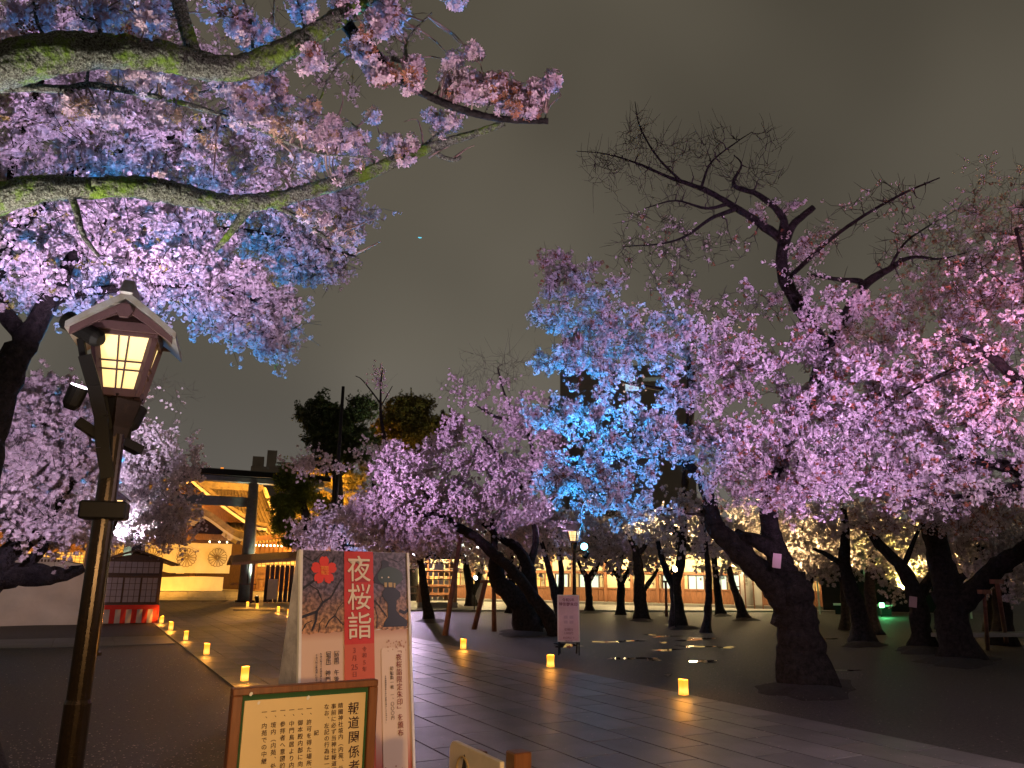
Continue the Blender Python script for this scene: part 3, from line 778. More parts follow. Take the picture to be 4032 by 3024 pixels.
for i, px in enumerate((1905, 2050, 2440, 2620, 2845)):
    MB().box((wall_x(px), -.55, 2.62), (.9, .1, .05)).build('eave_lamp', M['bulb_warm'], off)
for px, w in ((1700, 700), (1950, 800), (2180, 420), (2460, 600), (2730, 600), (2960, 420), (3240, 500)):
    p = OA+od*wall_x(px)+on*1.5
    spot('eave_lamp_light', (p[0], p[1], 2.5), (p[0]-on[0]*1.6, p[1]-on[1]*1.6, 0), (1.0, .74, .36), w*1.0, kind='POINT', rad=.3)
for k, (px, w_, label) in enumerate(((2950, .62, 'narrow tall white signboard with dark vertical writing, left of a pair'), (2976, .8, 'wide tall white signboard with dark vertical writing, right of a pair'))):
    p = OA+od*wall_x(px)+on*(1.2)
    t = thing('tall_signboard', label, 'sign', (p[0], p[1], 0), oa)
    MB().box((0, 0, 1.05), (w_, .07, 1.7)).build('panel', M['white'], t)
    MB().box((-w_/2-.03, 0, 1.0), (.06, .09, 2.0)).build('post', M['owood'], t); MB().box((w_/2+.03, 0, 1.0), (.06, .09, 2.0)).build('post', M['owood'], t)
    text(['参', '拝', '受', '付'] if k == 0 else ['昇', '殿', '参', '拝'], .15, M['black'], t, (0, -.04, 1.7), pitch=1.15)
# white stand and ema rack before the office
p = G(1894, 2385); t = thing('poster_stand', 'slim white banner stand before the office, left of the double trunked tree', 'stand', p, R(-20))
MB().box((-.12, 0, 1.0), (.40, .03, 1.7)).build('panel', M['white'], t)
for s in (-.36, .14): MB().box((s, 0, 1.0), (.035, .035, 2.0)).build('pole', M['white'], t)
p = G(1722, 2392); t = thing('plaque_rack', 'roofed wooden rack hung with small votive plaques', 'rack', p, R(-15))
for s in (-1, 1): MB().box((s*.85, 0, 1.25), (.16, .16, 2.5)).build('post', M['hwood'], t)
MB().prism([(-.7, 2.3), (0, 2.75), (.7, 2.3), (0, 2.5)], lambda q, tt: (tt, q[0], q[1]), -1.25, 1.25).build('roof', M['dark'], t)
MB().box((0, 0, .12), (1.9, .5, .24)).build('base', M['pave'], t)
for r_ in range(5):
    MB().box((0, 0, .55+r_*.38), (1.6, .05, .05)).build('rail', M['dbrown'], t)
    for c_ in range(6): MB().box((-.66+c_*.265, -.06, .42+r_*.38), (.2, .03, .2)).build('plaque', random.choice([M['white'], M['hwood'], M['cream']]), t)
MB().prism([(-.3, 1.75), (.3, 1.75), (0, 2.2)], lambda q, tt: (q[0], tt, q[1]), -.14, -.1).build('plaque', M['cream'], t)
# low fence and lit orange wall between the side gate and the office
p0, p1 = G(1150, 2376), G(1690, 2372)
fe = thing('low_fence', 'low dark wooden fence crossing behind the poster toward the office', 'fence', p0)
dv = (p1-p0)[:2]; Lf = np.linalg.norm(dv); fa = math.atan2(dv[1], dv[0]); fe.rotation_euler[2] = fa
for z in (.5, .85): MB().box((Lf/2, 0, z), (Lf, .07, .08)).build('rail', M['dbrown'], fe)
for i in range(int(Lf/1.4)+1): MB().box((i*1.4, 0, .5), (.12, .12, 1.0)).build('post', M['dbrown'], fe)
p = G(1640, 2362)
t = thing('amulet_hall', 'orange lit timber hall between the poster and the first trunk', 'building', (p[0]-1, p[1]+5, 0), R(-25))
MB().box((0, 0, 1.6), (6, 3, 3.2)).build('wall', M['hwood'], t)
MB().prism([(-2.4, 3.2), (2.4, 3.2), (0, 4.8)], lambda q, tt: (tt, q[0], q[1]), -3.8, 3.8).build('roof', M['dark'], t)
for i in range(4): MB().box((-2.2+i*1.45, -1.53, 1.7), (1.1, .05, 1.7)).build('window', M['warm_glass'], t)

# ------------------------------------------------------------------ market booth with red and white cloth
BY = 27.1
def BL(px, py): p = YP(px, py, BY); return p[0], p[2]
bx0 = BL(394, 2380)[0]; bx1 = BL(623, 2380)[0]; bcx = (bx0+bx1)/2; bw = bx1-bx0
booth = thing('sales_booth', 'small gabled sales booth with paper sliding screens above striped bunting', 'booth', (bcx, BY, 0))
zc = BL(510, 2378)[1]; zw = BL(510, 2262)[1]; zs = BL(510, 2206)[1]; zap = BL(505, 2162)[1]; zev = BL(700, 2222)[1]; exh = BL(702, 2222)[0]-bcx
MB().box((0, .9, zs/2), (bw-.1, 1.6, zs-.02)).build('body_wall', M['dbrown'], booth)
for s in (-1, 1):
    MB().box((s*(bw/2-.03), 0, zs/2+.05), (.07, .1, zs+.05)).build('post', M['dbrown'], booth)
for z in (zc-.02, zw-.05, zs+.02): MB().box((0, -.01, z), (bw, .1, .06)).build('rail', M['dbrown'], booth)
def screen(cx, cz, w, h, nx_, nz_, px_mat=None):
    f = MB()
    for i in range(nx_+1): f.box((cx-w/2+w*i/nx_, -.035, cz), (.015 if 0 < i < nx_ else .035, .025, h))
    for j in range(nz_+1): f.box((cx, -.036, cz-h/2+h*j/nz_), (w, .022, .014 if 0 < j < nz_ else .03))
    fo = f.build('screen_frame', M['dbrown'], booth)
    for i in range(nx_):
        for j in range(nz_):
            MB().box((cx-w/2+w*(i+.5)/nx_, -.008, cz-h/2+h*(j+.5)/nz_), (w/nx_-.012, .02, h/nz_-.012)).build('pane', M['shoji'], fo)
screen(0, (zw+zs)/2, bw-.14, zs-zw-.06, 9, 2)
for i in range(3): screen(-bw/2+.07+(bw-.14)*(i+.5)/3, (zc+zw)/2-.02, (bw-.14)/3-.02, zw-zc-.12, 3, 4)
MB().add([(-bw/2, 0, zs+.03), (bw/2, 0, zs+.03), (0, 0, zap-.14), (-bw/2, .04, zs+.03), (bw/2, .04, zs+.03), (0, .04, zap-.14)], [(0, 1, 2), (5, 4, 3)]).build('gable_board', M['dbrown'], booth)
for s in (1, -1):
    o = MB().prism([(0, zap), (s*exh, zev), (s*exh, zev-.05), (0, zap-.06)], lambda q, tt: (q[0], tt, q[1]), -.45, 2.2).build('roof', M['dbrown'], booth)
    for i in range(5):
        t_ = (i+.5)/5; MB().box((s*exh*t_, -.42, zap+(zev-zap)*t_-.08), (.03, .1, .03)).build('roof_clip', M['shoji'], o)
cl = thing('striped_bunting', 'red and white striped cloth wrapped round the foot of the booth', 'bunting', (bcx, BY-.09, 0))
ns = 11; sw = bw*1.02/ns
for i in range(ns):
    x0 = -bw*.51+i*sw; V = []; 
    for a in range(5):
        for b_ in range(8):
            x = x0+sw*a/4; z = zc-.04-(zc-.06)*b_/7
            V.append((x, .02*math.sin(x*9+z*3)+.012*math.sin(x*31-z*11), z))
    F = [(a*8+b_, (a+1)*8+b_, (a+1)*8+b_+1, a*8+b_+1) for a in range(4) for b_ in range(7)]
    MB().add(V, F).build('stripe', M['red'] if i % 2 == 0 else M['whitecloth'], cl, smooth=True)
MB().box((0, -.03, zc-.09), (bw*1.03, .012, .13)).build('top_band', M['red'], cl)
# side wall of the bunting toward the path
MB().box((bw*.515, .8, (zc-.05)/2), (.015, 1.6, zc-.05)).build('side_cloth', M['red'], cl)

# tall brass cabinet behind the near lamp pole
p = G(318, 2462); t = thing('control_cabinet', 'slim brass coloured control cabinet on a post at the tent corner', 'cabinet', (p[0], p[1]-.6, 0), R(8))
MB().box((0, 0, 1.98), (.34, .2, .62)).build('body', M['gold'], t, bevel=.01); MB().box((-.12, -.11, 1.98), (.07, .03, .6)).build('door', M['brown'], t)
MB().box((0, 0, .85), (.06, .06, 1.7)).build('post', M['dark'], t)

# ------------------------------------------------------------------ white tents
def tent(label, c, rz, w, d, he, ha, wrinkle=True, lines=True, m=None):
    t = thing('canvas_tent', label, 'tent', c, rz); m = m or M['tent']
    n = 28; V = []; F = []
    for i in range(n+1):
        for j in range(13):
            x = -w/2+w*i/n; z = he*j/12
            y = -d/2 + (.07*math.sin(x*1.1+z*2.0)+.05*math.sin(x*2.6-z*3.1)+.03*math.sin(z*7+x*3.5))*(1-(z/he)**4)
            V.append((x, y, z))
    F = [(i*13+j, (i+1)*13+j, (i+1)*13+j+1, i*13+j+1) for i in range(n) for j in range(12)]
    MB().add(V, F).build('front_sheet', m, t, smooth=True)
    for s in (1, -1): MB().add([(s*w/2, -d/2, 0), (s*w/2, d/2, 0), (s*w/2, d/2, he), (s*w/2, -d/2, he)], [(0, 1, 2, 3)]).build('side_sheet', m, t)
    V = []; nn = 16
    for i in range(nn+1):
        a = -1+2*i/nn; z = ha-(ha-he)*abs(a)**.92
        for y in (-d/2-.05, 0, d/2): V.append((a*(w/2+.1), y, z-(.06*math.sin(math.pi*(y+d/2)/d))))
    F = [(i*3+j, i*3+j+1, (i+1)*3+j+1, (i+1)*3+j) for i in range(nn) for j in range(2)]
    MB().add(V, F).build('roof', m, t, smooth=True)
    g_ = MB().add([(-w/2, -d/2-.03, he-.02), (w/2, -d/2-.03, he-.02), (0, -d/2-.03, ha-.02)], [(0, 1, 2)]).build('gable_sheet', m, t)
    for s in (1, -1):
        for yy in (-d/2, d/2): MB().cyl((s*(w/2+.03), yy, 0), (s*(w/2+.03), yy, he), .03, .03, 8).build('pole', M['dark'], t)
    if lines:
        for r_ in range(2):
            for q in range(11):
                MB().box((w*.04+q*.085, -d/2-.045, he+.30-r_*.16), (.055, .008, .075)).build('lettering', M['dbrown'], g_)
    return t
c = G(60, 2465); wz = H(294, 2228, dist(G(294, 2460)))[2]; az = H(205, 2176, dist(G(205, 2462)))[2]
tent('dull white canvas tent with draped side sheets left of the booth', (-1.75, 28.3, 0), R(2), 3.9, 2.6, wz, az)
def far_tent():
    a = G(3520, 2425); t = thing('pale_tent', 'olive tinted event tent with open dark front and a green lamp inside', 'tent', (a[0]+1.2, a[1]+1.0, 0), R(-52))
    MB().prism([(-3.3, 2.35), (3.3, 2.35), (0, 4.1)], lambda q, tt: (q[0], tt, q[1]), -2.2, 2.2).build('roof', M['tent'], t)
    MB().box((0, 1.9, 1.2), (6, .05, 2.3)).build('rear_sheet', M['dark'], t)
    for s in (-3, -1, 1, 3): MB().box((s, -2.1, 1.2), (.07, .07, 2.4)).build('pole', M['white'], t)
    vl = MB()
    for i in range(26): vl.box((-3.15+i*.252, -2.2, 2.25), (.22, .02, .24))
    vl.build('valance', M['tent'], t)
    MB().box((-1.2, -2.0, .45), (2.4, .5, .08)).build('counter_top', M['white'], t)
    MB().box((-1.2, -1.85, .22), (2.3, .3, .42)).build('counter', M['dark'], t)
    return t
far_tent()
gp = H(3472, 2383, dist(G(3472, 2425))-1.0)
gl = thing('green_exit_lamp', 'small bright green lamp glowing under the pale tent', 'lamp', (gp[0], gp[1], 0))
MB().box((0, 0, gp[2]), (.26, .08, .2)).build('lens', M['bulb_green'], gl, bevel=.02)
MB().cyl((0, .06, 0), (0, .06, gp[2]-.1), .02, .02, 8).build('stand', M['dark'], gl)
spot('green_light', (gp[0]-.15, gp[1]-.25, gp[2]), (0, 0, 0), (.12, 1.0, .30), 60, kind='POINT', rad=.15)
def bench(p, rz, label, L=2.4):
    t = thing('stone_bench', label, 'bench', p, rz)
    MB().box((0, 0, .36), (L, .4, .09)).build('seat', M['pave'], t, bevel=.01)
    for s in (-1, 1): MB().box((s*L*.36, 0, .16), (.2, .34, .32)).build('leg', M['pave'], t)
bench(G(3930, 2562), R(-12), 'low pale stone bench between the trunks at the right edge', 3.4)

# ------------------------------------------------------------------ distant buildings
def block(name, label, px0, px1, py_top, D, storeys=0, lit=(), dim=(), depth=12):
    a, b_ = H(px0, py_top, D), H(px1, py_top, D); c = (a+b_)/2; h = (a[2]+b_[2])/2; w = np.linalg.norm((b_-a)[:2])
    t = thing(name, label, 'building', (c[0], c[1], 0), math.atan2(b_[1]-a[1], b_[0]-a[0]))
    MB().box((0, depth/2, h/2), (w, depth, h)).build('wall', M['far_wall'], t)
    def win(lst, m):
        for (x0, y0, x1, y1) in lst:
            q0, q1 = H(x0, y0, D), H(x1, y1, D)
            u0 = (q0-c)[:2] @ ((b_-a)[:2]/w); u1 = (q1-c)[:2] @ ((b_-a)[:2]/w)
            MB().box(((u0+u1)/2, -.08, (q0[2]+q1[2])/2), (abs(u1-u0), .16, abs(q0[2]-q1[2]))).build('window', m, t)
    win(lit, M['far_window']); win(dim, M['far_window_dim'])
    return t, c, w, h
t, c, w, h = block('apartment_block', 'dark distant apartment block with a lit window above the gate beam', 988, 1140, 1838, 150,
      lit=((1022, 1846, 1040, 1862), (1051, 1846, 1056, 1862)), dim=((1000, 1850, 1006, 1864), (1085, 1826, 1118, 1834), (1001, 1867, 1100, 1869)))
MB().box((-.33*w, 5, h+1.0), (.30*w, 6, 2.2)).build('stair_tower', M['far_wall'], t)
MB().box((.02*w, 5, h+1.7), (.26*w, 6, 3.4)).build('lift_tower', M['far_wall'], t)
MB().box((.34*w, 5, h+.6), (.36*w, 6, 1.3)).build('penthouse', M['far_wall'], t)
MB().box((0, -.3, h-.9), (w*.98, .5, .9)).build('balcony', M['far_wall'], t)
for i in range(7): MB().box((-w/2+.8+i*w/7, -.5, h-.4), (.14, .14, 1.4)).build('balcony_post', M['far_wall'], t)
block('office_tower', 'dark distant office tower with bright strip windows seen through the blossoms', 2205, 2720, 1440, 140,
      lit=((2430, 1486, 2500, 1502), (2462, 1516, 2515, 1540)), dim=((2384, 1532, 2392, 1552), (2384, 1568, 2392, 1588), (2384, 1604, 2392, 1624), (2384, 1640, 2392, 1656), (2530, 1490, 2640, 1500)))
block('slim_tower', 'slim dark ribbed tower behind the blue lit blossoms', 2160, 2230, 1560, 135)
p = H(874, 1850, 140); t = thing('beacon_mast', 'small orange obstruction light on a thin far mast', 'mast', (p[0], p[1], 0))
MB().box((0, 0, p[2]), (.45, .3, .8)).build('lamp', M['orange_beacon'], t); MB().cyl((0, .3, 0), (0, .3, p[2]), .12, .08, 6).build('pole', M['dark'], t)
p = H(1653, 936, 400); o = MB().tube([(-1.0, 0, 0), (0, 0, 0), (1.0, 0, .25)], [.25, .4, .25], 8).build('aircraft_light', M['plane_light'], None, smooth=True, loc=p)
tag(o, 'tiny cyan aircraft light alone in the night sky', 'light')
# tall thin pole behind the poster
t = thing('tall_mast', 'tall thin dark mast rising through the conifer', 'mast', (G(1293, 2405)[0], G(1293, 2405)[1], 0))
zt2_ = H(1353, 1522, dist(G(1293, 2405)))[2]
MB().cyl((0, 0, 0), (0, 0, zt2_), .11, .07, 10).build('pole', M['dark'], t, smooth=True); MB().box((0, 0, zt2_*.72), (.05, .5, .05)).build('spike', M['dark'], t)

# ------------------------------------------------------------------ street lamps with shrine lanterns and floodlights
def flood(parent, a, b, r, lens_mat, lit=True, light=None):
    """cylinder floodlight body from tail a to mouth b, in the post's coordinates"""
    a = np.array(a, float); b = np.array(b, float); d = (b-a)/np.linalg.norm(b-a)
    f = MB().tube([a, a+d*.03, b-d*.02, b], [r*.55, r*.95, r, r*1.06], 14).build('floodlight', M['dark'], parent, smooth=False)
    MB().cyl(b-d*.004, b+d*.004, r*.92, r*.92, 14).build('lens', lens_mat if lit else M['dark'], f)
    return f
def lamp_post(label, x, y, rz, lit_mat, floods=(), group=None, h0=2.60, simple=False, roofm=None, glow=0.0, sc=1.0):
    t = thing('lamp_post', label, 'street lamp', (x, y, 0), rz, group)
    t.scale = (sc, sc, sc)
    roofm = roofm or M['lroof']
    MB().tube([(0, 0, 0), (0, 0, .9), (0, 0, .92), (0, 0, h0-.22)], [.068, .068, .060, .054], 20, True).build('pole', M['pole'], t, smooth=False)
    MB().tube([(0, 0, 0), (0, 0, .06), (0, 0, .07)], [.13, .13, .09], 16).build('base_collar', M['pole'], t)
    MB().tube([(0, 0, h0-.24), (0, 0, h0-.18), (0, 0, h0-.02), (0, 0, h0)], [.062, .075, .115, .128], 4, True).build('lantern_cup', M['pole'], t, rot=(0, 0, 0)).rotation_euler = (0, 0, R(45)*0)
    # tapered lantern body: four corner posts, rails, panes
    b0, b1, z0, z1_ = .098, .160, h0+.0, h0+.37
    fr = MB()
    def cnr(s, q, z):
        k = b0+(b1-b0)*(z-z0)/(z1_-z0); return (s*k, q*k, z)
    for s, q in ((1, 1), (1, -1), (-1, 1), (-1, -1)): fr.bar(cnr(s, q, z0), cnr(s, q, z1_), .035, .035)
    for z, th in ((z0+.012, .045), (z1_-.012, .04), (z1_+.025, .05)):
        k = b0+(b1-b0)*min(1, (z-z0)/(z1_-z0))
        for s in (1, -1): fr.box((0, s*k, z), (2*k+.035, .036, th)); fr.box((s*k, 0, z), (.036, 2*k+.035, th))
    lf = fr.build('lantern_frame', M['lframe'], t)
    for a in range(4):
        ca, sa = math.cos(a*math.pi/2), math.sin(a*math.pi/2)
        def rot(p): return (p[0]*ca-p[1]*sa, p[0]*sa+p[1]*ca, p[2])
        k0, k1 = b0-.004, b1-.004
        zz0, zz1 = z0+.03, z1_-.03
        MB().poly([rot((-k0*1.0, -k0, zz0)), rot((k0*1.0, -k0, zz0)), rot((k1, -k1, zz1)), rot((-k1, -k1, zz1))]).build('paper_pane', lit_mat, lf)
        mu = MB()
        def K(z): return b0+(b1-b0)*(z-z0)/(z1_-z0)
        for u in (-.14, .14):
            mu.bar(rot((u*K(zz0)*1.05, -K(zz0)-.006, zz0)), rot((u*K(zz1)*1.05+u*.03, -K(zz1)-.006, zz1)), .009, .009)
        for v in (.36, .52):
            z = zz0+(zz1-zz0)*v; mu.bar(rot((-K(z), -K(z)-.006, z)), rot((K(z), -K(z)-.006, z)), .009, .009)
        mu.build('glazing_bar', M['lframe'], lf)
    ze, za, hw, hl = h0+.355, h0+.572, .285, .28
    for s in (1, -1):
        rp = MB().prism([(0, za), (s*hw*.5, za-.10), (s*hw, ze), (s*hw, ze-.035), (s*hw*.5, za-.14), (0, za-.045)], lambda q, tt: (q[0], tt, q[1]), -hl, hl).build('roof', roofm, t)
        MB().prism([(0, za-.05), (s*hw*.5, za-.145), (s*hw*.93, ze-.02), (s*hw*.93, ze-.06), (s*hw*.5, za-.19), (0, za-.10)], lambda q, tt: (q[0], tt, q[1]), -hl+.03, -hl+.06).build('bargeboard', M['lframe'], rp)
    rc = MB().box((0, 0, za+.03), (.075, 2*hl+.06, .10), taper=.8).build('ridge_cap', roofm, t, bevel=.008)
    MB().add([(-hw*.8, -hl+.10, ze), (hw*.8, -hl+.10, ze), (0, -hl+.10, za-.06)], [(0, 1, 2)]).build('gable_board', M['dbrown'], t)
    MB().add([(-hw*.8, hl-.10, ze), (hw*.8, hl-.10, ze), (0, hl-.10, za-.06)], [(2, 1, 0)]).build('gable_board', M['dbrown'], t)
    MB().box((0, -hl+.09, ze+.03), (.36, .03, .05)).build('tie_beam', M['lframe'], t)
    mb = MB(); hx = [(.045*math.cos(a), .045*math.sin(a)) for a in np.linspace(0, 2*math.pi, 7)[:-1]]
    mb.prism(hx, lambda q, tt: (q[0], tt, q[1]+za-.115), -hl-.0, -hl+.03).build('gable_ornament', M['lframe'], t)
    if not simple:
        MB().box((-.0, 0, h0-.66), (.24, .17, .10)).build('clamp_band', M['dark'], t, bevel=.01)
    for fl in floods: flood(t, *fl)
    if glow: spot('lantern_bulb', (x, y, (h0-.12)*sc), (x, y, 0), (1.0, .72, .34), glow, kind='POINT', rad=.14)
    return t
NL = np.array([0.061, 5.0])
def NP(px, py, D): p = H(px, py, D); return np.array([p[0]-NL[0], p[1]-NL[1], p[2]])
rz = R(-9)
def unrot(p): c, s = math.cos(-rz), math.sin(-rz); return (p[0]*c-p[1]*s, p[0]*s+p[1]*c, p[2])
near = lamp_post('near tall lamp post on a bronze pole with glowing paper lantern and violet floodlights', NL[0], NL[1], rz, M['lpane'], h0=2.585, glow=0,
    floods=[(unrot(NP(398, 1342, 4.80)), unrot(NP(268, 1262, 4.95)), .055, M['bulb_violet'], False),
            (unrot(NP(272, 1610, 4.90)), unrot(NP(313, 1522, 4.86)), .050, M['bulb_violet'], True),
            (unrot(NP(505, 1690, 5.15)), unrot(NP(545, 1610, 5.2)), .052, M['bulb_violet'], False)])
arm = MB()
pts = [unrot(NP(*q)) for q in ((425, 1880, 4.88), (405, 1760, 4.86), (398, 1640, 4.84), (370, 1520, 4.82), (335, 1400, 4.82))]
for a, b_ in zip(pts[:-1], pts[1:]): arm.bar(a, b_, .07, .03, up=(0, 1, 0))
arm.build('bracket_arm', M['dark'], near)
MB().bar(unrot(NP(330, 1410, 4.85)), unrot(NP(318, 1335, 4.86)), .035).build('bracket_stem', M['dark'], near)
MB().bar(unrot(NP(305, 1660, 4.9)), unrot(NP(395, 1720, 4.9)), .09, .05).build('bracket_plate', M['dark'], near)
MB().bar(unrot(NP(470, 1735, 5.1)), unrot(NP(550, 1775, 5.15)), .09, .05).build('bracket_plate', M['dark'], near)
MB().bar(unrot(NP(510, 1690, 5.12)), unrot(NP(505, 1750, 5.12)), .02).build('bracket_stem', M['dark'], near)
cb = MB()
for k in range(3):
    cb.tube([unrot(NP(412+k*9, 1880, 4.9)), unrot(NP(418+k*10, 1780, 4.93)), unrot(NP(430+k*6, 1690, 4.95)), unrot(NP(410+k*4, 1560, 4.9))], [.006]*4, 5)
cb.build('cable', M['dark'], near)
# spilled light of the lantern on its own post
spot('lantern_bulb', (NL[0]+.30, NL[1]-.75, 1.95), (NL[0], NL[1], 0), (1.0, .66, .28), 9, kind='POINT', rad=.1)

def far_lamp(label, px, D, rz, blue=False, fl=(), m=None, glow=25, **k):
    b = H(px, 2250, D)
    return lamp_post(label, b[0], b[1], rz, m or M['lpane_far'], floods=fl, h0=2.6, simple=True, glow=glow, **k), b
M['blue_roof'] = M['lroof']
lp1, LB1 = far_lamp('lamp post with corner facing lantern and bright blue floodlight behind the white sign', 2261, 24.6, R(38),
    fl=[((.22, -.25, 2.12), (.30, -.34, 2.30), .085, M['bulb_blue'], True)])
lp2, LB2 = far_lamp('small far lamp post with white floodlight peeping over the poster corner', 1608, 41, R(20), fl=[((.3, -.1, 2.1), (.36, -.2, 2.3), .10, M['bulb_violet'], True)])
lp3, LB3 = far_lamp('dim warm lamp post far behind the trunks left of the pale tent', 3368, 45, R(50), sc=1.12)
lp4, LB4 = far_lamp('lamp post with blue lit roof half hidden behind the near pole', 415, 17.4, R(2), fl=[((-.25, .1, 2.2), (-.32, .1, 2.4), .06, M['bulb_violet'], True)])
b5 = H(4112, 2100, 14.6)
lp5 = lamp_post('lamp post at the far right edge with its roof in the blossoms', b5[0], b5[1], R(30), M['lpane_far'], h0=2.6, simple=True, floods=[((-.25, -.1, 2.2), (-.35, -.1, 2.4), .06, M['bulb_violet'], True)])
def face_lens(lp, rz_, px, py, D, r, m):
    b_ = np.array([lp.location.x, lp.location.y, 0]); q = H(px, py, D)-b_; d = -np.array([q[0]+b_[0], q[1]+b_[1], -.8]); d /= np.linalg.norm(d)
    c, s_ = math.cos(-rz_), math.sin(-rz_)
    R2 = lambda v: np.array([v[0]*c-v[1]*s_, v[0]*s_+v[1]*c, v[2]])
    flood(lp, R2(q-d*.22), R2(q), r, m, True)
    MB().bar(R2(q-d*.1)+np.array([0, 0, -.06]), (0, 0, q[2]-.18), .03).build('bracket_stem', M['dark'], lp)
face_lens(lp1, R(38), 2300, 2152, 24.2, .115, M['bulb_blue'])
spot('blue_spill', H(2330, 2085, 24.3), (0, 0, 0), BLUE, 40, kind='POINT', rad=.1)
face_lens(lp2, R(20), 1641, 2190, 40.6, .15, M['bulb_violet'])
# bare white floodlights standing low among the trunks
def ground_flood(label, px, py, D, m, tgt):
    p = H(px, py, D); t = thing('floodlight_stand', label, 'floodlight', (p[0], p[1], 0))
    MB().cyl((0, 0, 0), (0, 0, p[2]-.1), .025, .025, 8).build('pole', M['dark'], t)
    hd = MB().tube([(0, .12, p[2]-.05), (0, 0, p[2]), (0, -.06, p[2]+.02)], [.05, .10, .11], 12).build('head', M['dark'], t)
    MB().cyl((0, -.062, p[2]+.021), (0, -.072, p[2]+.024), .095, .095, 12).build('lens', m, hd)
    return p
fw1 = ground_flood('white floodlight glowing beside the double trunked tree', 1870, 2277, 36, M['bulb_white'], None)
fw2 = ground_flood('warm floodlight glowing in the fork of a trunk right of the lamp post', 2652, 2243, 25.5, M['bulb_warm'], None)

# ------------------------------------------------------------------ candle lanterns along both sides of the path
def candle(x, y, i, label):
    t = thing('candle_lantern', label, 'candle', (x, y, .018), R(random.uniform(-12, 12)), 'square paper candle lanterns lining the path')
    s = .047; V = []; n = 5
    for k, z in enumerate((0.0, .10, .2)):
        j = .002*math.sin(k*3+i)
        for (a, b_) in ((-1, -1), (1, -1), (1, 1), (-1, 1)): V.append((a*(s+j), b_*(s+j), z+(.006*math.sin(i*3+a*2+b_) if k == 2 else 0)))
    F = [(k*4+q, k*4+(q+1) % 4, (k+1)*4+(q+1) % 4, (k+1)*4+q) for k in range(2) for q in range(4)]
    MB().add(V, F).build('paper_shade', M['candle'], t)
    MB().cyl((0, 0, .002), (0, 0, .05), .018, .018, 8).build('candle', M['cream'], t)
    spot('candle_glow', (x, y, .25), (x, y, 0), (1.0, .38, .05), random.uniform(12, 20), kind='POINT', rad=.03)
    return t
LN = {'L': 'left', 'R': 'right'}
ordn = ['nearest', 'second', 'third', 'fourth', 'fifth', 'sixth', 'seventh', 'eighth', 'ninth', 'tenth']
for i, y in enumerate((12.56, 16.72, 20.28, 23.9, 26.9, 29.6)):
    candle(2.30, y, i, '%s glowing paper candle lantern along the left edge of the path' % ordn[i])
for i, y in enumerate((8.79, 12.32, 15.98, 19.7, 23.3, 27.0)):
    candle(7.47, y, i+7, '%s glowing paper candle lantern along the right edge of the path' % ordn[i])
for i, (px, py) in enumerate(((974, 2390), (1012, 2398), (1095, 2412), (1135, 2422))):
    q = G(px, py); candle(q[0], q[1], i+20, ('small candle lantern at the foot of the torii pillar', 'small candle lantern just right of the torii pillar', 'small candle lantern before the dark side gate', 'small candle lantern touching the poster edge')[i])

# ------------------------------------------------------------------ standing pink notice under the trees
q = G(2240, 2580); D_ = dist(q)
t = thing('notice_stand', 'slim pink and white notice stand leaning on dark legs below the lamp post', 'sign', (q[0], q[1], 0), R(-30))
z0 = H(2245, 2528, D_)[2]; z1 = H(2262, 2342, D_)[2]
tilt = R(-7); w_ = .46
root = t
pn = MB().box((0, 0, (z1+z0)/2), (w_, .03, z1-z0)).build('frame', M['white'], t, rot=(tilt, 0, 0))
m_pink = mat('pink_print', (0.62, 0.42, 0.46), .6, var=.12, vscale=3)
MB().box((0, -.018, (z1+z0)/2), (w_-.05, .006, z1-z0-.05)).build('print', m_pink, pn)
H_ = z1-z0
m_dp = mat('maroon_ink', (0.16, 0.03, 0.06), .7)
text('令和5年', .075, m_dp, pn, (0, -.023, z1-.13), vertical=False, bold=.01)
text('特別御朱印', .078, m_dp, pn, (0, -.023, z1-.22), vertical=False, bold=.02)
for (x, z) in ((-.06, .45), (.06, .45), (-.06, .55), (.06, .55)): MB().box((x, -.023, z1-z), (.08, .003, .06)).build('emblem', mat('pale_mauve', (.5, .33, .38), .7) if 'pm' not in M else M['pm'], pn)
text('初穂料', .06, m_dp, pn, (0, -.023, z1-.72), vertical=False)
text('1,000円', .06, m_dp, pn, (0, -.023, z1-.79), vertical=False)
text('朱印所にて', .05, m_dp, pn, (0, -.023, z1-.88), vertical=False)
text('頒布中', .05, m_dp, pn, (0, -.023, z1-.95), vertical=False)
for k in range(3):
    a = [(.05*math.cos(b_)*(1+.3*math.cos(5*b_))+(k-1)*.05, -.023, z1-1.04+.03*math.sin(b_)*(1+.3*math.cos(5*b_))) for b_ in np.linspace(0, 6.28, 21)[:-1]] if k == 1 else None
    if a: MB().poly(a).build('flower_mark', m_dp, pn)
for s in (-1, 1):
    MB().bar((s*(w_/2-.02), -.02+z0*.12, z0), (s*(w_/2-.02), -.04, 0), .03).build('leg', M['dark'], t)
    MB().bar((s*(w_/2-.04), .05, z0+.2), (s*(w_/2-.06), .32, 0), .03).build('leg', M['dark'], t)
# paper tags nailed to trunks
for (px, py, D, w, h, lab) in ((3059, 2208, 12.35, .12, .21, 'small pink paper tag nailed below the fork of the nearest trunk'),
                               (3595, 2370, 20.4, .16, .24, 'small pink paper tag on the v shaped trunk near the pale tent'),
                               (3340, 2348, 28.3, .14, .30, 'small grey tag on the slender trunk behind the nearest tree')):
    p = H(px, py, D); o = MB().box((0, 0, 0), (w, .012, h)).build('paper_tag', M['paper_tag'], None, loc=p, rot=(0, R(8), math.atan2(p[0], p[1])*-1))
    tag(o, lab, 'tag')

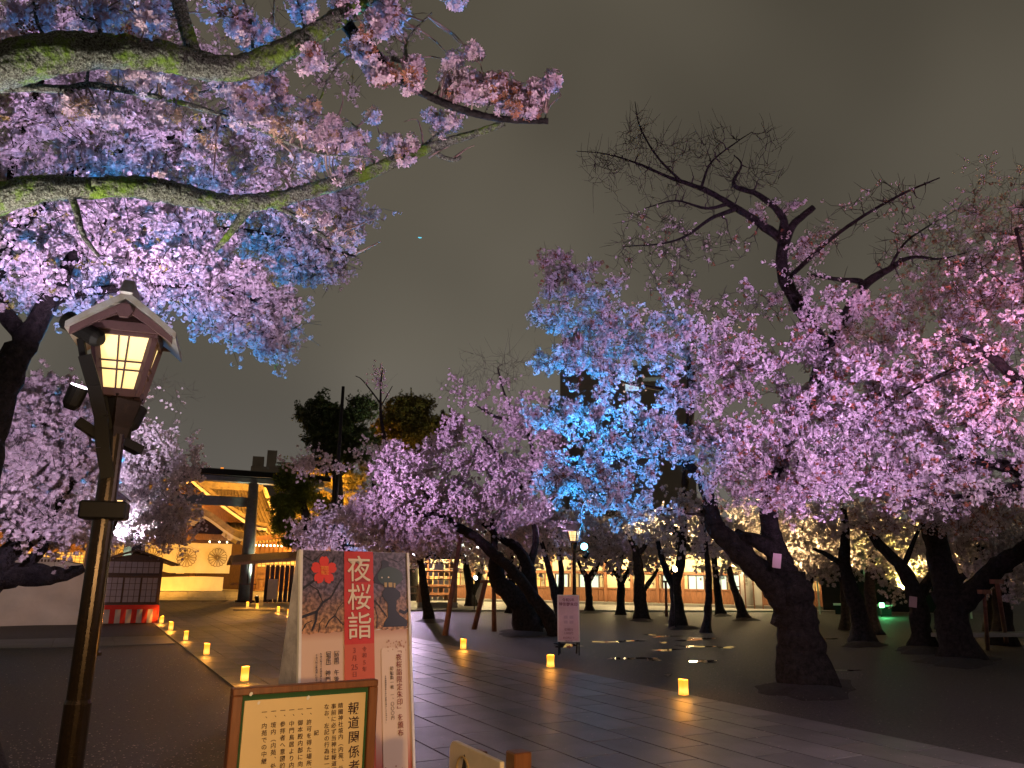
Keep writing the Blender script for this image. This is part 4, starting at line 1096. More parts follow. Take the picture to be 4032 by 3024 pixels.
# ------------------------------------------------------------------ information board close to the camera
IP = H(914, 2710, 3.0); ia = R(4)
info = thing('information_board', 'brown framed cream notice board with brush written columns and a green inner edge', 'notice board', (IP[0], IP[1], 0), ia)
W_, top = .535, IP[2]; HB = .62
k = W_/566.0
fr_ = [('x', W_/2, top-.012, W_, .024), ('x', W_/2, top-HB+.012, W_, .024)]
for (_, x, z, w, h) in fr_: MB().box((x, 0, z), (w, .045, h)).build('frame_rail', M['brown'], info, bevel=.003)
for x in (.017, W_-.017): MB().box((x, 0, top-HB/2), (.034, .046, HB-.049)).build('frame_stile', M['brown'], info, bevel=.003)
gm = mat('green_felt_edge', (0.012, 0.07, 0.018), .7)
MB().box((W_/2, .004, top-HB/2), (W_-.066, .02, HB-.046)).build('green_backing', gm, info)
pm = mat('cream_lacquer_panel', (0.63, 0.47, 0.24), .45, var=.04, vscale=5, bump=.02, bscale=12)
MB().box((W_/2-.0005, -.008, top-HB/2-.008), (W_-.090, .01, HB-.07)).build('panel', pm, info)
for x in (.06, W_-.06): MB().box((x, .03, (top-.02)/2), (.045, .04, top-.05)).build('leg', M['brown'], info)
MB().box((W_/2, .12, .03), (W_+.1, .4, .06)).build('foot', M['brown'], info)
for (x, z, s) in ((.092, .052, .010), (.268, .047, .013), (.06, .020, .012)):
    MB().poly([(x+s*.5*math.cos(a)*(1+.3*math.sin(a*2)), -.0245 if z < .03 else -.0145, top-z+s*.6*math.sin(a)) for a in np.linspace(0, 6.28, 9)[:-1]]).build('stuck_petal', M['white'], info)
ink = mat('brown_black_ink', (0.035, 0.008, 0.012), .6)
yt = -.0145
def icol(chars, px, py0, size_px, pitch_px, bold=.005):
    for i, ch in enumerate(chars):
        if ch == ' ': continue
        x = (px-914+ (i*pitch_px)*.075)*k
        z = top-(py0-21-(2710-(px-914)*.08)+i*pitch_px)*k*.98 - size_px*k*.88
        if top-z > HB-.04: break
        dx_, dz_, rr = 0, 0, 0
        if ch in '、': dx_, dz_ = size_px*k*.62, size_px*k*.55
        o = text(ch, size_px*k, ink, info, (x+dx_, yt, z+dz_), vertical=False, bold=bold, rot=(R(90), R(90) if ch in '（(' else 0, 0))
        if ch in '（(': o.location.z = z+size_px*k*.35; o.location.x = x-size_px*k*.35
icol('報道関係者', 1383, 2772, 48, 54, .007)
icol('靖國神社境内（内苑、外苑', 1329, 2776, 21, 23.2)
icol('事前に必ず当神社報道関', 1301, 2779, 21, 23.4)
icol('なお、左記の行為は一切禁', 1273, 2781, 21, 23.2)
icol('記', 1239, 2876, 20, 24)
icol('一、許可を得た場所以外', 1204, 2788, 21, 24.6)
icol('一、御本殿内部に向けた', 1170, 2790, 21, 24.6)
icol('一、中門鳥居より内側、', 1137, 2793, 21, 24.6)
icol('一、参拝者へ意図的に力', 1103, 2795, 21, 24.4)
icol('一、境内（内苑、外苑とも', 1069, 2798, 21, 24.2)
icol('一、内苑での中継（イン', 1035, 2801, 21, 24.6)

# ------------------------------------------------------------------ cherry night poster stand behind it
PP = H(1185, 2165, 4.2); pa = R(11)
post = thing('poster_stand', 'tall a frame poster stand with red title band over a cherry picture', 'poster stand', (PP[0], PP[1], 0), pa)
PW, PT, PL = .64, PP[2], 1.60; U = PW/1210.0
front = MB().box((PW/2, .006, -PL/2), (PW, .012, PL)).build('front_panel', M['white'], post, loc=(0, 0, PT), rot=(R(-8), 0, 0))
rear = MB().box((PW/2, .0, -PL/2), (PW, .012, PL)).build('rear_panel', M['white'], post, loc=(0, .03, PT-.005), rot=(R(9), 0, 0))
m_side = mat('clear_vinyl_side', (0.42, 0.38, 0.40), .25, var=.2, vscale=6, bump=.3, bscale=14)
f_, b_ = math.tan(R(8)), math.tan(R(9))
for x, s in ((-.004, -1), (PW+.004, 1)):
    L_ = PL*.985; n = 12; V = []
    for i in range(n+1):
        z = PT-L_*i/n
        for q in range(4):
            t_ = q/3; y = -f_*(PT-z)*(1-t_)+(.035+b_*(PT-z))*t_
            V.append((x+s*.012*math.sin(i*1.1+q*2)*min(1, t_*2)*(1-t_)*2, y, z))
    F = [(i*4+q, (i+1)*4+q, (i+1)*4+q+1, i*4+q+1) for i in range(n) for q in range(3)]
    MB().add(V, F).build('side_sheet', m_side, post, smooth=True)
def PQ(u, v): return (u-240)*U, -(v-100)*U*.835
def flat(name, pts, m, y): return MB().poly([(PQ(*p)[0], y, PQ(*p)[1]) for p in pts]).build(name, m, front)
def rect(name, u0, v0, u1, v1, m, y): return flat(name, [(u0, v1), (u1, v1), (u1, v0), (u0, v0)], m, y)
def print_photo():
    m = bpy.data.materials.new('dusk_cherry_print'); m.use_nodes = True; nt = m.node_tree; N = nt.nodes.new; L = nt.links.new; b = nt.nodes['Principled BSDF']
    tc = N('ShaderNodeTexCoord'); sp = N('ShaderNodeSeparateXYZ'); L(tc.outputs['Object'], sp.inputs[0])
    mr_ = N('ShaderNodeMapRange'); mr_.inputs[1].default_value = -.42; mr_.inputs[2].default_value = 0; L(sp.outputs['Z'], mr_.inputs[0])
    n = N('ShaderNodeTexNoise'); n.inputs['Scale'].default_value = 9; n.inputs['Detail'].default_value = 5; L(tc.outputs['Object'], n.inputs['Vector'])
    ma = N('ShaderNodeMath'); ma.operation = 'MULTIPLY_ADD'; L(n.outputs['Fac'], ma.inputs[0]); ma.inputs[1].default_value = .5; L(mr_.outputs[0], ma.inputs[2])
    r = N('ShaderNodeValToRGB'); L(ma.outputs[0], r.inputs[0]); cr = r.color_ramp
    cr.elements[0].position = .18; cr.elements[0].color = (.50, .27, .16, 1); cr.elements[1].position = 1.1; cr.elements[1].color = (.10, .085, .13, 1)
    e = cr.elements.new(.34); e.color = (.36, .22, .11, 1); e = cr.elements.new(.62); e.color = (.20, .13, .12, 1); e = cr.elements.new(.8); e.color = (.13, .11, .17, 1)
    v = N('ShaderNodeTexVoronoi'); v.inputs['Scale'].default_value = 95; L(tc.outputs['Object'], v.inputs['Vector'])
    n2 = N('ShaderNodeTexNoise'); n2.inputs['Scale'].default_value = 55; n2.inputs['Detail'].default_value = 6; L(tc.outputs['Object'], n2.inputs['Vector'])
    r2 = N('ShaderNodeValToRGB'); r2.color_ramp.elements[0].position = .38; r2.color_ramp.elements[0].color = (.35, .3, .3, 1); r2.color_ramp.elements[1].position = .66; r2.color_ramp.elements[1].color = (1.5, 1.3, 1.2, 1)
    L(n2.outputs['Fac'], r2.inputs[0])
    mx = N('ShaderNodeMix'); mx.data_type = 'RGBA'; mx.blend_type = 'MULTIPLY'; mx.inputs['Factor'].default_value = 1
    L(r.outputs[0], mx.inputs['A']); L(r2.outputs[0], mx.inputs['B']); L(mx.outputs['Result'], b.inputs['Base Color']); b.inputs['Roughness'].default_value = .35
    return m
def print_grad():
    m = bpy.data.materials.new('peach_print'); m.use_nodes = True; nt = m.node_tree; N = nt.nodes.new; L = nt.links.new; b = nt.nodes['Principled BSDF']
    tc = N('ShaderNodeTexCoord'); sp = N('ShaderNodeSeparateXYZ'); L(tc.outputs['Object'], sp.inputs[0])
    r = N('ShaderNodeValToRGB'); mr_ = N('ShaderNodeMapRange'); mr_.inputs[1].default_value = -1.3; mr_.inputs[2].default_value = -.41; L(sp.outputs['Z'], mr_.inputs[0]); L(mr_.outputs[0], r.inputs[0])
    cr = r.color_ramp; cr.elements[0].position = 0; cr.elements[0].color = (.42, .09, .06, 1); cr.elements[1].position = 1; cr.elements[1].color = (.46, .25, .17, 1)
    e = cr.elements.new(.25); e.color = (.45, .12, .09, 1); e = cr.elements.new(.42); e.color = (.60, .40, .30, 1); e = cr.elements.new(.95); e.color = (.60, .42, .31, 1)
    L(r.outputs[0], b.inputs['Base Color']); b.inputs['Roughness'].default_value = .35
    return m
m_photo, m_peach = print_photo(), print_grad()
m_red = mat('red_print', (0.50, 0.030, 0.020), .35, var=.1, vscale=8)
m_pr = mat('pale_red_print', (0.52, 0.10, 0.05), .35)
rect('peach_print', 243, 1030, 1447, 3690, m_peach, -.0015)
for u in range(24):                                   # ragged lower edge of the picture
    pass
flat('cherry_picture', [(243, 1035)] + [(243+i*50, 1035+random.uniform(-22, 18)) for i in range(1, 24)] + [(1447, 1010), (1447, 103), (243, 103)], m_photo, -.003)
rect('title_band', 700, 101, 1030, 1180, m_red, -.006)
rect('title_band', 700, 1180, 1030, 3689, m_pr, -.006)
m_sil = mat('silhouette_print', (0.012, 0.010, 0.014), .4); m_shade = mat('dark_green_print', (0.030, 0.050, 0.038), .4); m_cw = mat('cream_print', (0.62, 0.50, 0.36), .4)
# branches in the picture
bm_ = MB()
def br(pts, w0, w1):
    P = [(PQ(*p)[0], -.0048, PQ(*p)[1]) for p in pts]
    for i in range(len(P)-1):
        w = (w0+(w1-w0)*i/len(P))*U; bm_.bar(P[i], P[i+1], w, .0008, up=(0, 1, 0))
br([(250, 550), (380, 450), (520, 330), (600, 180)], 22, 6); br([(250, 860), (410, 800), (470, 700), (560, 640), (640, 480), (680, 420)], 26, 6)
br([(410, 800), (400, 900), (360, 1010)], 24, 14); br([(470, 700), (420, 560), (330, 500)], 10, 5); br([(250, 160), (360, 230), (480, 120)], 10, 5)
br([(500, 980), (540, 900), (600, 850), (690, 960)], 14, 8); br([(430, 1030), (440, 930), (480, 880)], 8, 4); br([(600, 850), (640, 760), (690, 700)], 8, 4); br([(260, 1010), (300, 930), (360, 900)], 10, 5)
br([(1040, 680), (1100, 760), (1180, 880)], 14, 10); br([(1100, 760), (1110, 660), (1150, 600)], 7, 4); br([(1060, 1010), (1070, 860), (1040, 760)], 9, 4); br([(1330, 810), (1390, 840), (1445, 800)], 34, 20); br([(1240, 180), (1330, 220), (1420, 150)], 8, 5)
tag(bm_.build('branch_print', m_sil, front), kind='stuff')
def blob(name, c, rx, rz_, m, y, n=24, f=None):
    return flat(name, [(c[0]+rx*math.cos(a)*(f(a) if f else 1), c[1]+rz_*math.sin(a)*(f(a) if f else 1)) for a in np.linspace(0, 2*math.pi, n+1)[:-1]][::-1], m, y)
flat('lamp_silhouette', [(1125, 205), (1170, 195), (1215, 215), (1215, 270), (1290, 300), (1370, 370), (1385, 440), (1320, 470), (1290, 540), (1345, 590), (1350, 640), (1300, 690), (1290, 800), (1330, 860), (1420, 930), (1420, 1000), (1130, 1000), (1150, 940), (1190, 880), (1190, 720), (1130, 640), (1130, 580), (1165, 540), (1140, 500), (1040, 480), (1035, 420), (1090, 330), (1130, 280)][::-1], m_sil, -.0055)
blob('lamp_shade_print', (1230, 400), 150, 118, m_shade, -.0062)
for (u, v, w) in ((1172, 500, 30), (1230, 500, 46), (1278, 505, 22)): rect('lit_window_print', u-w/2, v-28, u+w/2, v+28, mat('amber_print', (.42, .28, .10), .4) if u == 1172 else bpy.data.materials['amber_print'], -.0068)
for (u, v) in ((1130, 412), (1208, 408)): blob('glint_print', (u, v), 9, 10, m_cw, -.0068, 10)
# five petalled badge
def petals(a): 
    q = (a-math.pi/2*3) % (2*math.pi/5)/(2*math.pi/5)
    return .48+.55*math.sin(math.pi*q)**.55 - (.10*math.exp(-((q-.5)/.06)**2))
m_badge = mat('orange_red_print', (0.66, 0.045, 0.030), .35)
blob('flower_badge', (480, 335), 138, 165, m_badge, -.0066, 100, lambda a: petals(a-R(36)))
m_or = mat('orange_ink', (0.75, 0.22, 0.03), .4)
def ptxt(s, u, v, size, m, pitch=None, vertical=True, bold=.0, y=-.0075):
    pitch = pitch or size*1.05
    if size < 200: size = size*.88
    else: size = size*.96
    if not vertical:
        x, z = PQ(u, v+size*.38); return text(s, size*U, m, front, (x, y, z), vertical=False, bold=bold)
    for i, ch in enumerate(s):
        if ch == ' ': continue
        x, z = PQ(u, v+i*pitch+size*.38)
        if ch in '（(「」［］':
            text(ch, size*U, m, front, (x-size*U*.38, y, z+size*U*.38), vertical=False, bold=bold, rot=(R(90), R(90), 0))
        else: text(ch, size*U, m, front, (x+(size*U*.5 if ch == '、' else 0), y, z+(size*U*.5 if ch == '、' else 0)), vertical=False, bold=bold)
ptxt('期間', 484, 310, 50, m_or, vertical=False, bold=.02, y=-.0082); ptxt('限定', 488, 362, 50, m_or, vertical=False, bold=.02, y=-.0082)
m_tw = mat('title_white', (0.66, 0.55, 0.40), .4)
m_tr = mat('title_shadow', (0.30, 0.010, 0.008), .4)
for i, ch in enumerate('夜桜詣'):
    ptxt(ch, 867, 330+i*330, 285, m_tr, bold=.02, y=-.0068); ptxt(ch, 865, 328+i*330, 285, m_tw, bold=.004, y=-.0085)
m_dk = mat('dark_print_ink', (0.03, 0.014, 0.012), .5); m_pt = mat('pale_ink', (0.66, 0.40, 0.30), .5)
def dated(u, items, m):
    for (s, v, size) in items: ptxt(s, u, v, size, m_pt, vertical=False, bold=.05, y=-.0072) if False else None; [ptxt(s, u, v, size, m, vertical=False, bold=.006, y=-.0078) for _ in (0,)]
m_brn = mat('brown_red_ink', (0.22, 0.035, 0.02), .5)
dated(808, [('3', 1250, 78), ('月', 1335, 62), ('25', 1435, 86), ('日', 1515, 62), ('土', 1640, 56)], m_brn)
ptxt('（', 806, 1572, 56, m_brn)
dated(917, [('令', 1243, 58), ('和', 1312, 58), ('5', 1390, 66), ('年', 1465, 58)], m_brn)
ptxt('［時間］', 617, 1235, 60, m_dk, pitch=56, bold=.006); ptxt('午後6', 617, 1480, 62, m_dk, pitch=70, bold=.006); ptxt('時', 617, 1690, 62, m_dk)
ptxt('［場所］', 532, 1235, 60, m_dk, pitch=56, bold=.006); ptxt('神門', 528, 1480, 62, m_dk, pitch=66, bold=.006)
ptxt('午後六時までは通常通り参拝頂け', 455, 1270, 25, m_dk, pitch=26); ptxt('午後六時以降内苑にはお入りい', 410, 1280, 25, m_dk, pitch=26)
m_card = mat('card_print', (0.66, 0.50, 0.38), .4)
cpts = []
for (cx_, cz_, a0) in ((1355, 1270, -90), (1355, 2650, 0), (1140, 2650, 90), (1140, 1270, 180)):
    for q in range(5): a = R(a0+q*22.5); cpts.append((cx_+30*math.cos(a), cz_+30*math.sin(a)))
flat('seal_card', cpts[::-1], m_card, -.0045)
ptxt('「夜桜詣限定朱印」を頒布', 1308, 1275, 78, m_brn, pitch=84, bold=.005)
ptxt('初穂料一枚', 1222, 1480, 46, m_dk, pitch=52, bold=.01); ptxt('一、〇〇〇円', 1222, 1775, 46, m_dk, pitch=50)
ptxt('※本印所前はあらかじめ書き置きしたものです。', 1150, 1560, 20, m_dk, pitch=24)
mp_ = mat('petal_print', (0.36, 0.16, 0.10), .5); bl = MB()
for k_ in range(46):
    if k_ < 26: u, v = random.uniform(1160, 1445), 1160+abs(random.gauss(0, 70))
    else: u, v = random.uniform(1120, 1420), random.uniform(2540, 2800)
    r_ = random.uniform(6, 16); a0 = random.random()*6
    bl.poly([(PQ(u+r_*math.cos(a0+a)*.6, 0)[0], -.0052-.00001*k_, PQ(0, v+r_*math.sin(a0+a))[1]) for a in np.linspace(0, 2*math.pi, 7)[:-1]][::-1])
tag(bl.build('petal_print', mp_, front), kind='stuff')
for (u, v) in ((236, 1130), (1452, 990), (1455, 1750)): MB().cyl((PQ(u, v)[0], -.004, PQ(u, v)[1]), (PQ(u, v)[0], -.009, PQ(u, v)[1]), .004, .004, 8).build('clip', M['black'], front)
for s in (0, 1): MB().bar((s*PW, -.0, 0), (s*PW, .0, -PL), .014, .02).build('edge_strip', M['white'], front)

# ------------------------------------------------------------------ low guide plate at the bottom edge
gp0 = H(1990, 3005, 2.55)
guide = thing('guide_plate', 'pale rounded metal plate with a keyhole mark fixed to a short brown post', 'sign', (gp0[0], gp0[1], 0))
zt = gp0[2]; c_ = []
Lp = .38
for (yy, zz, a0) in ((.03, zt-.03, 180), (Lp-.03, zt-.03, 90)):
    pass
prof = [(0.0, zt-.30), (0, zt-.0)] + [(Lp-.04+.04*math.sin(a), zt-.04+.04*math.cos(a)) for a in np.linspace(0, math.pi/2, 6)] + [(Lp, zt-.30)]
MB().prism(prof, lambda q, tt: (tt, q[0]+.02, q[1]), -.008, .008).build('plate', mat('sand_painted_steel', (.66, .56, .46), .35, var=.08, vscale=8), guide, bevel=.002)
MB().box((.035, -.02, (zt+.035)/2), (.06, .06, zt+.035)).build('post', M['brown'], guide, bevel=.004)
MB().box((.055, Lp-.08, zt/2), (.05, .05, zt-.05)).build('rear_post', M['brown'], guide, bevel=.004)
kh = [(Lp*.72+.022*math.sin(a)*(1 if abs(math.cos(a)) < .5 else .6), zt-.10-.075*math.cos(a)) for a in np.linspace(0, 2*math.pi, 15)[:-1]]
MB().poly([(-.0095, y, z) for y, z in kh]).build('keyhole_mark', M['black'], guide)
MB().tube([(-.010, Lp*.74+.05*math.sin(a), zt-.09+.055*math.cos(a)) for a in np.linspace(-1.4, 1.6, 12)]+[(-.010, Lp*.80, zt-.2), (-.010, Lp*.76, zt-.28)], [.004]*14, 5).build('relief_mark', mat('ochre_relief', (.38, .26, .12), .5), guide)
MB().box((.035, Lp/2, .02), (.2, Lp, .04)).build('foot', M['brown'], guide)

# ------------------------------------------------------------------ trees
def smooth_path(P, r, sub=4):
    P = np.array(P, float); r = np.array(r, float); n = len(P)
    if n < 3: 
        t = np.linspace(0, 1, 5)[:, None]; return P[0]*(1-t)+P[-1]*t, np.linspace(r[0], r[-1], 5)
    Q = np.vstack([2*P[0]-P[1], P, 2*P[-1]-P[-2]]); out = []; rr = []
    for i in range(1, n):
        p0, p1, p2, p3 = Q[i-1], Q[i], Q[i+1], Q[i+2]
        for k in range(sub):
            t = k/sub
            out.append(.5*((2*p1)+(-p0+p2)*t+(2*p0-5*p1+4*p2-p3)*t*t+(-p0+3*p1-3*p2+p3)*t**3)); rr.append(r[i-1]*(1-t)+r[i]*t)
    out.append(P[-1]); rr.append(r[-1]); return np.array(out), np.array(rr)

def rand_rot(n, rng):
    q = rng.normal(size=(n, 4)); q /= np.linalg.norm(q, axis=1)[:, None]; w, x, y, z = q.T
    return np.stack([1-2*(y*y+z*z), 2*(x*y-z*w), 2*(x*z+y*w), 2*(x*y+z*w), 1-2*(x*x+z*z), 2*(y*z-x*w), 2*(x*z-y*w), 2*(y*z+x*w), 1-2*(x*x+y*y)], 1).reshape(n, 3, 3)

def flower_template(nf, npet, rad, fr, seed, tris=1):
    """pom of nf flowers with npet petals facing outward"""
    rng = np.random.default_rng(seed); V = []; F = []; Tn = []
    for i in range(nf):
        d = rng.normal(size=3); d[2] = d[2]*.8-.15; d /= np.linalg.norm(d)
        c = d*rad*rng.uniform(.65, 1.05)
        a = np.cross(d, [0, 0, 1.0] if abs(d[2]) < .9 else [1.0, 0, 0]); a /= np.linalg.norm(a); b = np.cross(d, a)
        ph = rng.uniform(0, 6.28); sh = rng.uniform(.82, 1.12); s = fr*rng.uniform(.8, 1.15)
        for k in range(npet):
            t = ph+2*math.pi*k/npet; hw = math.pi/npet*.86
            k0 = len(V)
            def pt(an, r_, up): return c + (a*math.cos(an)+b*math.sin(an))*r_*s + d*up*s
            if tris == 1:
                V += [pt(t, .05, -.1), pt(t-hw, .95, .28), pt(t+hw, .95, .28)]; F.append((k0, k0+1, k0+2)); Tn += [sh]*3
            else:
                V += [pt(t, .05, -.1), pt(t-hw*.9, .72, .16), pt(t, 1.05, .34), pt(t+hw*.9, .72, .16)]
                F += [(k0, k0+1, k0+2), (k0, k0+2, k0+3)]; Tn += [sh*.8, sh, sh*1.05, sh]
    return np.array(V), np.array(F), np.array(Tn)
def petal_template(n, rad, s, seed):
    rng = np.random.default_rng(seed); V = []; F = []; Tn = []
    for i in range(n):
        d = rng.normal(size=3); d /= np.linalg.norm(d); c = d*rad*rng.uniform(.3, 1.0)
        u = rng.normal(size=3); u -= d*(u@d)*.6; u /= np.linalg.norm(u); w = np.cross(d, u); w /= np.linalg.norm(w); q = s*rng.uniform(.7, 1.3)
        k0 = len(V); V += [c-u*q, c+w*q*.9, c+u*q*.8-w*q*.5]; F.append((k0, k0+1, k0+2)); Tn += [rng.uniform(.8, 1.12)]*3
    return np.array(V), np.array(F), np.array(Tn)
LOD = {
    0: [flower_template(9, 5, .038, .021, 50+i, 2) for i in range(5)],          # close: single flowers read
    1: [flower_template(6, 5, .034, .021, 60+i, 1) for i in range(6)],
    2: [petal_template(13, .046, .040, 70+i) for i in range(6)],
    3: [petal_template(9, .07, .058, 80+i) for i in range(6)],
    'leaf': [petal_template(9, .09, .055, 90+i) for i in range(5)],
    'needle': [petal_template(12, .15, .062, 95+i) for i in range(5)],
}
def scatter(name, pts, lod, parent, m, base=(.80, .62, .68), var=.10, size=1.0, rng=None, warm=0.0, mix=None):
    rng = rng or RNG; n = len(pts); tm = LOD[lod]; Vs = []; Fs = []; Ts = []; off = 0
    pick = rng.integers(0, len(tm), n)
    base = np.array(base)
    for k, (V, F, T) in enumerate(tm):
        idx = np.where(pick == k)[0]
        if len(idx) == 0: continue
        Rm = rand_rot(len(idx), rng); s = rng.uniform(.72, 1.25, len(idx))*size
        W = np.einsum('nij,vj->nvi', Rm, V)*s[:, None, None] + pts[idx][:, None, :]
        c = base[None]*(1+rng.normal(0, var, (len(idx), 1)))
        if mix is not None:
            sel = rng.random(len(idx)) < mix[1]; c[sel] = np.array(mix[0])*(1+rng.normal(0, .12, (sel.sum(), 1)))
        C = np.clip(c[:, None, :]*T[None, :, None], .01, .92)
        Vs.append(W.reshape(-1, 3)); Ts.append(C.reshape(-1, 3))
        Fs.append((F[None]+ (np.arange(len(idx))*len(V))[:, None, None]).reshape(-1, 3)+off); off += len(idx)*len(V)
    o = np_mesh(name, np.vstack(Vs), np.vstack(Fs), m, parent, np.vstack(Ts)); return tag(o, kind='stuff')

def cherry(label, limbs, blobs=(), seed=0, lod=2, spacing=.085, twig_n=3, twig_l=.32, bark=None, name='cherry_tree', cat='tree', base=(.82, .70, .75), size=1.0, flare=.55, D=None,
           leafy=None, cover=1.0, group=None, jit=.035, leafmat=None, fatten=1.0, bareness=.0, part='blossoms', sides=14, lobes=True, mixc=None, trunk_sub=5, nfac=1.0, ws=1.0, clumpy=True):
    rng = np.random.default_rng(1000+seed)
    bp = None
    if D is None:
        g = G(limbs[0][0][0], limbs[0][0][1]); D = dist(g)
    else: g = H(limbs[0][0][0], limbs[0][0][1], D+(limbs[0][0][3] if len(limbs[0][0]) > 3 else 0)); g = np.array([g[0], g[1], 0])
    t = thing(name, label, cat, (g[0], g[1], 0), group=group)
    org = np.array([g[0], g[1], 0.0])
    nodes = []; nrad = []
    tv = MB(); first = True
    for li, L in enumerate(limbs):
        P = []; r = []
        for q in L:
            px, py, w = q[:3]; d_ = D+(q[3] if len(q) > 3 else 0)
            if first and not P: P.append(g.copy())
            else: P.append(H(px, py, d_))
            r.append(w*ws/2*d_/3024.0)
        P = np.array(P)-org
        if first: P[0][2] = -.05
        Q, rr = smooth_path(P, r, trunk_sub)
        if first and flare:
            hgt = np.clip(Q[:, 2]/(rr[0]*2.6), 0, 1); rr = rr*(1+flare*(1-hgt)**2.2); lb = .16*(1-hgt)**1.5 if lobes else None
        else: lb = None
        ns_ = sides if rr.max() > .04 else 7
        Qn = Q + rng.normal(0, 1, Q.shape)*rr[:, None]*.06
        V, F = tube_arrays(Qn, rr*(1+rng.normal(0, .04, len(rr))), ns_, True, .055 if rr.max() > .03 else 0, seed*1.7+li, lb)
        tv.add(V, F)
        skip = 1 if not first else int(len(Q)*.35)
        for i in range(skip, len(Q)): nodes.append(Q[i]); nrad.append(rr[i])
        first = False
    tv.build('trunk', bark or M['bark'], t, smooth=True)
    nodes = np.array(nodes); nrad = np.array(nrad)
    TV = []; TF = []; off = 0; CP = []; BP = []
    targets = []
    for bb_ in blobs:
        px, py, dD, rx, ry, rz_, n = bb_[:7]; dens = bb_[7] if len(bb_) > 7 else 1.0
        c = H(px, py, D+dD)-org; az = math.atan2(c[0]+org[0], c[1]+org[1]); sx = rx*(D+dD)/3024; sy = ry*(D+dD)/3024
        right = np.array([math.cos(az), -math.sin(az), 0]); fw = np.array([math.sin(az), math.cos(az), 0])
        n = int(n*nfac)
        u = rng.normal(size=(n, 3)); u /= np.linalg.norm(u, axis=1)[:, None]; u *= rng.random((n, 1))**.36
        p = c+u[:, :1]*sx*right+u[:, 1:2]*rz_*fw+u[:, 2:]*sy*np.array([0, 0, 1.0])
        targets += [(q, dens) for q in p]
    if targets:
        TP = np.array([q for q, _ in targets]); DN = np.array([d for _, d in targets])
        ok = TP[:, 2] > .9; TP = TP[ok]; DN = DN[ok]
        dm = np.array([np.min(np.sum((nodes-p)**2, 1)) for p in TP]); order = np.argsort(dm)
        NA = np.zeros((len(nodes)+len(TP)*5, 3)); NR = np.zeros(len(NA)); NA[:len(nodes)] = nodes; NR[:len(nodes)] = nrad; nn = len(nodes)
        for oi in order:
            p = TP[oi]; dd = np.sum((NA[:nn]-p)**2, 1); j = int(np.argmin(dd+.02/(NR[:nn]+.01)*0)); a = NA[j]; L = math.sqrt(dd[j])
            if L < .05: continue
            r0 = min(NR[j]*.6, .010+.011*L)*fatten; r1 = max(.0022*fatten, r0*.30)
            m_ = 5; tt = np.linspace(0, 1, m_+1)[:, None]; side = rng.normal(size=3)*L*.10; side[2] += L*.07
            path_ = a*(1-tt)+p*tt+side*np.sin(math.pi*tt)+np.vstack([np.zeros(3), rng.normal(0, L*.035, (m_-1, 3)), np.zeros(3)])
            rr = np.linspace(r0, r1, m_+1)
            V, F = tube_arrays(path_, rr, 5 if r0 > .012 else 3, False); TV.append(V); TF += [(q0+off, q1+off, q2+off, q3+off) for q0, q1, q2, q3 in F]; off += len(V)
            NA[nn:nn+m_] = path_[1:]; NR[nn:nn+m_] = rr[1:]; nn += m_
            dens = DN[oi]*cover*(rng.choice([.12, .7, 1.15, 1.7], p=[.30, .22, .28, .20]) if clumpy else 1)
            sp = spacing/max(dens, .05)
            if dens > 0.02:
                st = .25 if L > .5 else 0
                k_ = max(1, int(L*(1-st)/sp)); s_ = st+(1-st)*rng.random(k_); ii = s_*m_; i0 = np.minimum(ii.astype(int), m_-1); fq = (ii-i0)[:, None]
                CP.append(path_[i0]*(1-fq)+path_[i0+1]*fq+rng.normal(0, jit, (k_, 3)))
            bare_ = DN[oi] < .02; tl_ = twig_l*(1.35 if bare_ else 1.0)
            for q in range(twig_n-(1 if bare_ else 0)):
                s_ = rng.uniform(.3, 1.0); ii = s_*m_; i0 = min(int(ii), m_-1); a2 = path_[i0]*(1-(ii-i0))+path_[i0+1]*(ii-i0)
                dr = (path_[i0+1]-path_[i0]); dr /= np.linalg.norm(dr)+1e-6
                dv = dr*.7+rng.normal(size=3)*.75; dv[2] += .22; dv /= np.linalg.norm(dv); l2 = tl_*rng.uniform(.5, 1.4)
                tw = np.array([a2, a2+dv*l2*.5+rng.normal(0, l2*.06, 3), a2+dv*l2+rng.normal(0, l2*.09, 3)+(np.array([0, 0, rng.choice([-.3, .35])*l2]) if bare_ else 0)])
                V, F = tube_arrays(tw, np.array([.004, .003, .0016])*fatten, 3, False); TV.append(V); TF += [(q0+off, q1+off, q2+off, q3+off) for q0, q1, q2, q3 in F]; off += len(V)
                if dens > .02:
                    k_ = rng.poisson(l2/sp)+(1 if dens > .4 else 0)
                    if k_: 
                        s2 = rng.random(k_)[:, None]; CP.append(tw[0]*(1-s2)+tw[2]*s2+rng.normal(0, jit, (k_, 3)))
                else: BP.append(tw[2])
    if TV:
        tag(np_mesh('branches', np.vstack(TV), np.array(TF), M['twig'] if bark is None else bark, t, smooth=True), kind='stuff')
    if CP:
        C = np.vstack(CP); scatter(part, C, lod, t, leafmat or M['blossom'], base=base, size=size, rng=rng, mix=mixc)
        STATS.append((label[:40], len(C), off))
    if BP and leafy:
        C = np.array(BP); scatter('buds', C, 2, t, M['blossom'], base=leafy, size=.45, rng=rng)
    return t, org
STATS = []
LEAFMIX = ((.34, .13, .08), .10)

